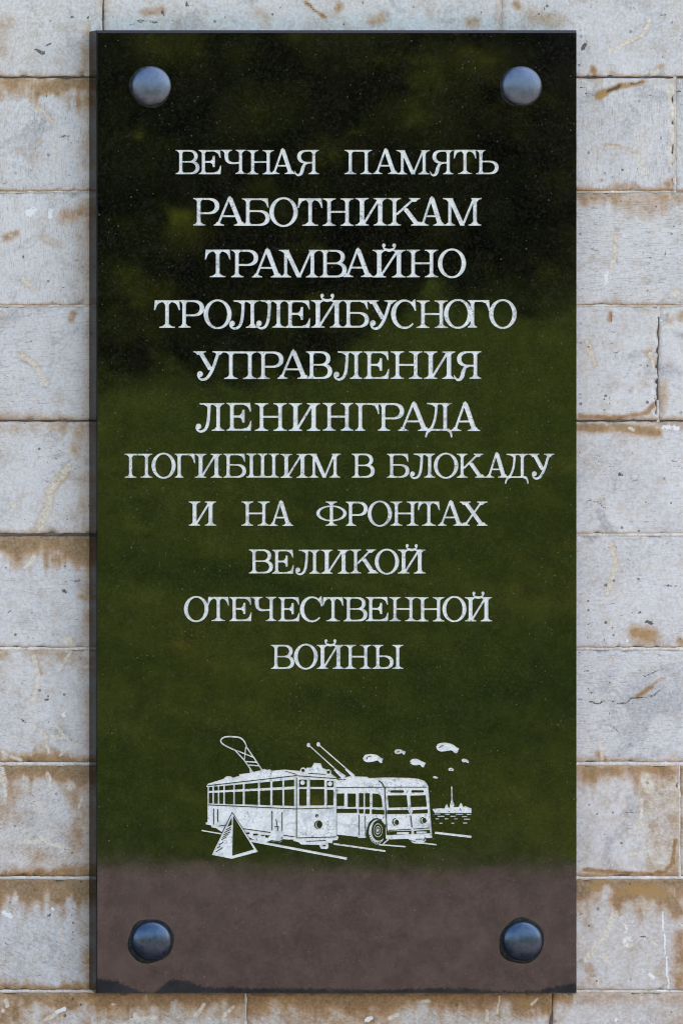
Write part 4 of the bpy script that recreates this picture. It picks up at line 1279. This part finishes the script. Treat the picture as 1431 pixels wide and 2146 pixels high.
# trolleybus
t = [(1, [(26, 502), (90, 492), (150, 476), (310, 482), (330, 494), (480, 488), (700, 492), (790, 500), (850, 522), (880, 560), (887, 605), (905, 860), (921, 1056), (700, 1064), (500, 1072), (478, 1050), (300, 1056), (225, 1058), (225, 1046), (26, 1025)])]
for r4 in ((26, 640, 95, 755), (130, 640, 203, 765), (235, 637, 275, 765), (292, 637, 333, 765), (26, 783, 215, 821), (235, 787, 275, 826), (292, 787, 333, 829)):
    t.append((0, rect(*r4)))
t += [(0, [(362, 640), (415, 643), (438, 662), (448, 700), (452, 768), (362, 768)]), (0, [(356, 788), (470, 796), (470, 836), (356, 830)]),
      (0, [(502, 658), (680, 656), (690, 765), (515, 772)]), (0, [(715, 660), (858, 656), (868, 762), (722, 766)]),
      (0, [(535, 609), (648, 609), (655, 620), (648, 631), (535, 631), (528, 620)]), (0, [(732, 609), (834, 609), (841, 620), (834, 629), (732, 630), (724, 620)]),
      (0, [(497, 796), (690, 793), (706, 829), (497, 832)]), (0, [(742, 796), (874, 788), (877, 823), (730, 829)]),
      (0, stroke([(26, 583), (470, 580), (866, 580)], 6)), (0, stroke([(420, 520), (450, 540), (468, 580)], 9)), (0, stroke([(475, 580), (486, 800), (498, 1030)], 7)), (0, stroke([(718, 846), (730, 956)], 7)),
      (0, stroke([(30, 510), (110, 506)], 5)), (0, stroke([(235, 840), (238, 1030)], 5)), (0, stroke([(293, 850), (296, 1040)], 5)),
      (0, stroke([(578, 872), (556, 885), (552, 915), (572, 940)], 6, curve=True)), (0, ell(588, 910, 18, 25, 20)), (0, stroke([(838, 862), (816, 872), (812, 900), (832, 925)], 6, curve=True)), (0, ell(846, 892, 18, 25, 20)),
      (0, stroke([(510, 985), (722, 974)], 6)), (0, [(500, 994), (722, 988), (722, 1020), (500, 1028)]), (1, rect(588, 1000, 704, 1022)), (0, stroke([(745, 972), (895, 962)], 6)), (0, [(748, 990), (896, 980), (902, 1010), (752, 1019)]), (1, [(768, 996), (866, 990), (868, 1012), (770, 1016)]),
      (0, [(300, 1062), (305, 985), (330, 910), (365, 878), (405, 868), (440, 885), (470, 930), (480, 1000), (480, 1080), (420, 1120), (340, 1090)]),
      (1, ell(402, 1000, 76, 118, 40)), (0, ell(418, 985, 64, 96, 36)), (1, ell(412, 984, 44, 66, 30)), (0, ell(412, 984, 36, 56, 28)), (1, ell(411, 984, 25, 40, 24)), (0, ell(411, 984, 17, 29, 20)), (1, ell(411, 984, 11, 20, 16)),
      (0, [(455, 930), (484, 930), (492, 1052), (478, 1080), (462, 1062)]), (1, [(480, 920), (497, 1030), (500, 1072), (484, 1060)]), (1, stroke([(460, 1112), (510, 1070)], 14)),
      (1, [(694, 1064), (858, 1040), (862, 1082), (822, 1112), (740, 1106)]), (0, stroke([(765, 1068), (830, 1066)], 6)), (0, stroke([(715, 1078), (760, 1090)], 5)), (0, stroke([(835, 1085), (858, 1050)], 6))]
for i in range(9):
    a_ = math.radians(58 + i * 13)
    t.append((0, stroke([(402 + 62 * math.cos(a_), 1000 + 98 * math.sin(a_)), (402 + 74 * math.cos(a_), 1000 + 115 * math.sin(a_))], 5)))
drawing('trolleybus_drawing', t, zb_, (470, 780), 0.00024)
drawing('trolley_pole_drawing', [(1, stroke([(1105, 185), (1362, 418)], 13)), (1, ell(1104, 185, 18, 22, 16)), (1, stroke([(1345, 412), (1440, 492)], [22, 48]))], za, (1240, 300), 0.00048)
drawing('trolley_pole_drawing', [(1, stroke([(-147, 178), (128, 418)], 13)), (1, ell(-146, 178, 18, 22, 16)), (1, stroke([(108, 408), (188, 480)], [20, 34]))], zb_, (0, 300), 0.00048)
# barrage balloons
BALLOONS = [
 ([(270, 310), (290, 277), (350, 268), (410, 280), (445, 308), (463, 311), (457, 326), (452, 353), (428, 350), (408, 331), (370, 341), (312, 346), (280, 332)], [(305, 320), (311, 299), (345, 288)]),
 ([(563, 245), (580, 226), (620, 224), (650, 239), (671, 246), (661, 275), (644, 272), (634, 261), (600, 271), (572, 262)], [(590, 252), (612, 246)]),
 ([(708, 340), (730, 316), (780, 315), (830, 340), (861, 352), (850, 371), (841, 393), (819, 390), (804, 371), (760, 376), (720, 362)], None),
 ([(955, 202), (974, 172), (1040, 162), (1110, 178), (1150, 207), (1171, 216), (1165, 236), (1150, 262), (1128, 258), (1100, 236), (1060, 241), (1000, 246), (965, 228)], [(984, 212), (1000, 196), (1022, 190)]),
 ([(1192, 325), (1210, 312), (1245, 320), (1263, 340), (1256, 356), (1235, 346), (1205, 346)], None),
 ([(1068, 410), (1085, 397), (1110, 402), (1123, 415), (1116, 429), (1098, 428), (1075, 425)], [(1090, 416), (1102, 416)]),
 ([(922, 485), (940, 475), (970, 485), (973, 497), (940, 498)], None)]
for outl, cut in BALLOONS:
    ps = [(1, smooth_path(outl + [outl[0]], 4)[:-1])]
    if cut:
        ps.append((0, stroke(cut, 6)))
    drawing('balloon_drawing', ps, zb_, outl[0], 0.0003)
# fortress with its spire over the river
drawing('fortress_drawing', [(1, [(920, 790), (930, 782), (1000, 776), (1035, 780), (1040, 757), (1055, 735), (1066, 752), (1072, 772), (1084, 770), (1085, 735), (1095, 705), (1097, 640), (1093, 578), (1102, 567), (1111, 582), (1110, 640),
        (1113, 705), (1125, 735), (1126, 766), (1168, 764), (1174, 742), (1188, 724), (1202, 742), (1210, 764), (1230, 755), (1250, 766), (1289, 780), (1289, 823), (942, 823)]),
        (0, stroke([(1180, 780), (1190, 800)], 4)), (0, stroke([(1070, 800), (1084, 812)], 4))], zb_, (1100, 760), 0.0003)
for x0_, x1_, y_ in ((940, 995, 832), (1040, 1085, 834), (1140, 1208, 835), (1240, 1285, 835), (968, 1036, 853), (1088, 1140, 853), (1198, 1246, 856), (948, 985, 877), (1034, 1070, 877), (1124, 1160, 877), (1214, 1275, 880), (985, 1018, 918), (1096, 1128, 918), (1208, 1248, 916)):
    drawing('ripple_drawing', [(1, rect(x0_, y_ - 5, x1_, y_ + 5))], zb_, ((x0_ + x1_) / 2, y_), 0.0003)

build_slab()

# ---- the four bolts
def lathe(name, prof, n=48):
    vs_, fs = [], []
    for r_, y_ in prof[:-1]:
        for i in range(n):
            a_ = 2 * math.pi * i / n
            vs_.append((r_ * math.cos(a_), y_, r_ * math.sin(a_)))
    vs_.append((0, prof[-1][1], 0))
    top = len(vs_) - 1
    for j in range(len(prof) - 2):
        for i in range(n):
            fs.append((j * n + i, j * n + (i + 1) % n, (j + 1) * n + (i + 1) % n, (j + 1) * n + i))
    b_ = (len(prof) - 2) * n
    for i in range(n):
        fs.append((b_ + i, b_ + (i + 1) % n, top))
    m = mesh_of(name, vs_, fs, True)
    return m


def ring_mesh(seed, r_in, r_out, amp, h):
    r_ = np.random.default_rng(seed)
    n = 72
    th = np.arange(n) * 2 * math.pi / n
    ph = r_.random(6) * 6.28
    ro = r_out + amp * sum(np.sin((i + 2) * th + ph[i]) / (i + 1.5) for i in range(5)) + r_.normal(0, amp * 0.08, n)
    vs_, fs = [], []
    for kk, (f, y_) in enumerate(((0.0, -h * 0.6), (0.5, -h), (0.85, -h * 0.75), (1.0, 0.0003))):
        rr = r_in + (ro - r_in) * f
        for i in range(n):
            vs_.append((rr[i] * math.cos(th[i]), y_ * (0.8 + 0.4 * r_.random()) if kk < 3 else y_, rr[i] * math.sin(th[i])))
    for kk in range(3):
        for i in range(n):
            fs.append((kk * n + i, (kk + 1) * n + i, (kk + 1) * n + (i + 1) % n, kk * n + (i + 1) % n))
    return mesh_of('sealant_ring', vs_, fs, True)


R_B = 0.0246
for bx, by, low, sd in ((316, 180, 0, 1), (1091, 180, 0, 2), (317, 1971, 1, 3), (1093, 1971, 1, 4)):
    hgt = 0.0125
    prof = [(R_B, 0.0008), (R_B, -0.0016), (R_B * 0.985, -0.0026)]
    for i in range(1, 12):
        a_ = i / 12
        prof.append((R_B * 0.985 * math.cos(a_ * math.pi / 2) ** 0.92, -0.0026 - (hgt - 0.0026) * math.sin(a_ * math.pi / 2) ** 1.15))
    prof.append((0, -hgt))
    fx, fz = face_xz(bx, by)
    b = obj('bolt', lathe('bolt', prof), BOLT_LOW if low else BOLT_TOP, plaque, (fx - PL.x, FACE_Y, fz - PL.z))
    b['label'] = 'glossy dark domed bolt in a wide sealant ring' if low else 'grey weathered domed bolt near the top edge'
    rg = obj('sealant_ring', ring_mesh(sd, R_B - 0.001, R_B * (1.17 if low else 1.07), 0.0016 if low else 0.0010, 0.0012), SEAL, b, (-0.0004, -0.0002, -0.0007 if low else -0.0012))

# ------------------------------------------------------------------ trees across the lawn: they stand behind the camera and show only in the polish
def tree_meshes(seed, h, rad, leaves, size, low=0.18):
    r_ = np.random.default_rng(seed)
    # trunk and limbs
    vs_, fs = [], []

    def tube(p0, p1, r0, r1, n=8):
        b_ = len(vs_)
        d = (Vector(p1) - Vector(p0)).normalized()
        u = d.orthogonal().normalized(); v = d.cross(u)
        for pp_, rr in ((p0, r0), (p1, r1)):
            for i in range(n):
                a_ = 2 * math.pi * i / n
                q = Vector(pp_) + (u * math.cos(a_) + v * math.sin(a_)) * rr
                vs_.append(tuple(q))
        for i in range(n):
            fs.append((b_ + i, b_ + (i + 1) % n, b_ + n + (i + 1) % n, b_ + n + i))
    tr_ = 0.028 * h
    tube((0, 0, -0.2), (0.05, 0, h * 0.4), tr_, tr_ * 0.7)
    tube((0.05, 0, h * 0.4), (0, 0.1, h * 0.8), tr_ * 0.7, tr_ * 0.25)
    cl = []
    for i in range(34):
        a_ = r_.random() * 6.283
        zz = h * (low + (0.96 - low) * r_.random())
        fall = math.sin(math.pi * min(1, max(0.08, (zz / h - low) / (1.02 - low)))) ** 0.6
        rr = rad * fall * math.sqrt(r_.random())
        cl.append((rr * math.cos(a_), rr * math.sin(a_), zz, rad * (0.22 + 0.2 * r_.random())))
        if i < 9:
            tube((0, 0, max(h * 0.2, zz * 0.6)), (cl[-1][0] * 0.9, cl[-1][1] * 0.9, zz), tr_ * 0.3, tr_ * 0.08, 6)
    trunk = mesh_of('trunk', vs_, fs, True)
    cl = np.array(cl)
    ci = r_.integers(0, len(cl), leaves)
    d = r_.normal(size=(leaves, 3)); d /= np.linalg.norm(d, axis=1)[:, None]
    c = cl[ci, :3] + d * (cl[ci, 3] * r_.random(leaves) ** 0.4)[:, None] * np.array([1, 1, 0.8])
    u = r_.normal(size=(leaves, 3)); u /= np.linalg.norm(u, axis=1)[:, None]
    w_ = r_.normal(size=(leaves, 3)); w_ = np.cross(u, w_); w_ /= np.linalg.norm(w_, axis=1)[:, None]
    s = size * (0.6 + 0.8 * r_.random(leaves))[:, None]
    quad = np.stack([c - u * s, c - w_ * s * 0.55, c + u * s, c + w_ * s * 0.55], 1).reshape(-1, 3)
    idx = np.arange(leaves * 4).reshape(-1, 4)
    crown = bpy.data.meshes.new('crown')
    crown.from_pydata(quad.tolist(), [], idx.tolist())
    crown.update()
    return trunk, crown


KINDS = [tree_meshes(11, 9, 3.2, 9000, 0.24, 0.10), tree_meshes(12, 15, 5.0, 12000, 0.38, 0.14), tree_meshes(13, 6, 2.4, 7000, 0.20, 0.03)]
for tk, cr_ in KINDS:
    tk.materials.append(BARK)
KINDS[0][1].materials.append(LEAF_A); KINDS[1][1].materials.append(LEAF_B); KINDS[2][1].materials.append(LEAF_A)


def mirrored(px, d):
    """Where something d metres out from the wall must stand to be mirrored at pixel column px."""
    return CAM.x + (px - CPX) * S / D * (D + d), FACE_Y - d


TREES = []
for px, d, kd, s in ((205, 38, 2, 0.13), (300, 40, 2, 0.11), (430, 41, 2, 0.16), (520, 39, 2, 0.12), (600, 43, 2, 0.16), (680, 47, 2, 0.2), (820, 95, 2, 0.3), (980, 120, 2, 0.4), (1120, 105, 2, 0.35), (215, 60, 2, 0.34), (268, 44, 2, 0.26), (318, 52, 2, 0.34), (365, 64, 2, 0.5), (470, 48, 2, 0.9), (560, 60, 0, 1.0), (640, 56, 2, 1.0), (430, 72, 0, 1.2), (250, 95, 1, 0.9), (330, 110, 1, 0.95), (170, 105, 1, 0.9), (700, 82, 0, 1.2), (540, 90, 1, 0.9),
                     (740, 150, 1, 1.2), (860, 170, 1, 1.25), (960, 155, 1, 1.15), (1080, 165, 1, 1.3), (1180, 150, 1, 1.2), (1300, 160, 1, 1.2), (640, 165, 1, 1.3), (420, 150, 1, 1.3), (100, 140, 1, 1.3), (-200, 150, 1, 1.2)):
    TREES.append((*mirrored(px, d), kd, s))
for x_, y_, kd in ((-40, -60, 1), (-22, -75, 1), (-6, -70, 0), (60, -70, 1), (75, -45, 1), (-60, -40, 1), (40, -110, 1)):
    TREES.append((x_, y_, kd, 1.1))
LB = ['slender dark leafy tree beyond the lawn, mirrored in the plaque', 'tall broad olive green tree far across the lawn, mirrored in the plaque', 'bushy dark shrub leafy down to the grass, beyond the lawn, mirrored in the plaque']
NM = ['slender_tree', 'broad_tree', 'bushy_shrub']
for i, (x_, y_, kd, s) in enumerate(TREES):
    tE = empty(NM[kd], (x_, y_, 0), LB[kd], 'shrub' if kd == 2 else 'tree', 'trees beyond the lawn, ' + NM[kd].replace('_', ' ') + 's')
    tE.rotation_euler = (0, 0, (i * 2.39) % 6.28)
    tE.scale = (s, s, s)
    obj('trunk', KINDS[kd][0], None, tE)
    obj('crown', KINDS[kd][1], None, tE)
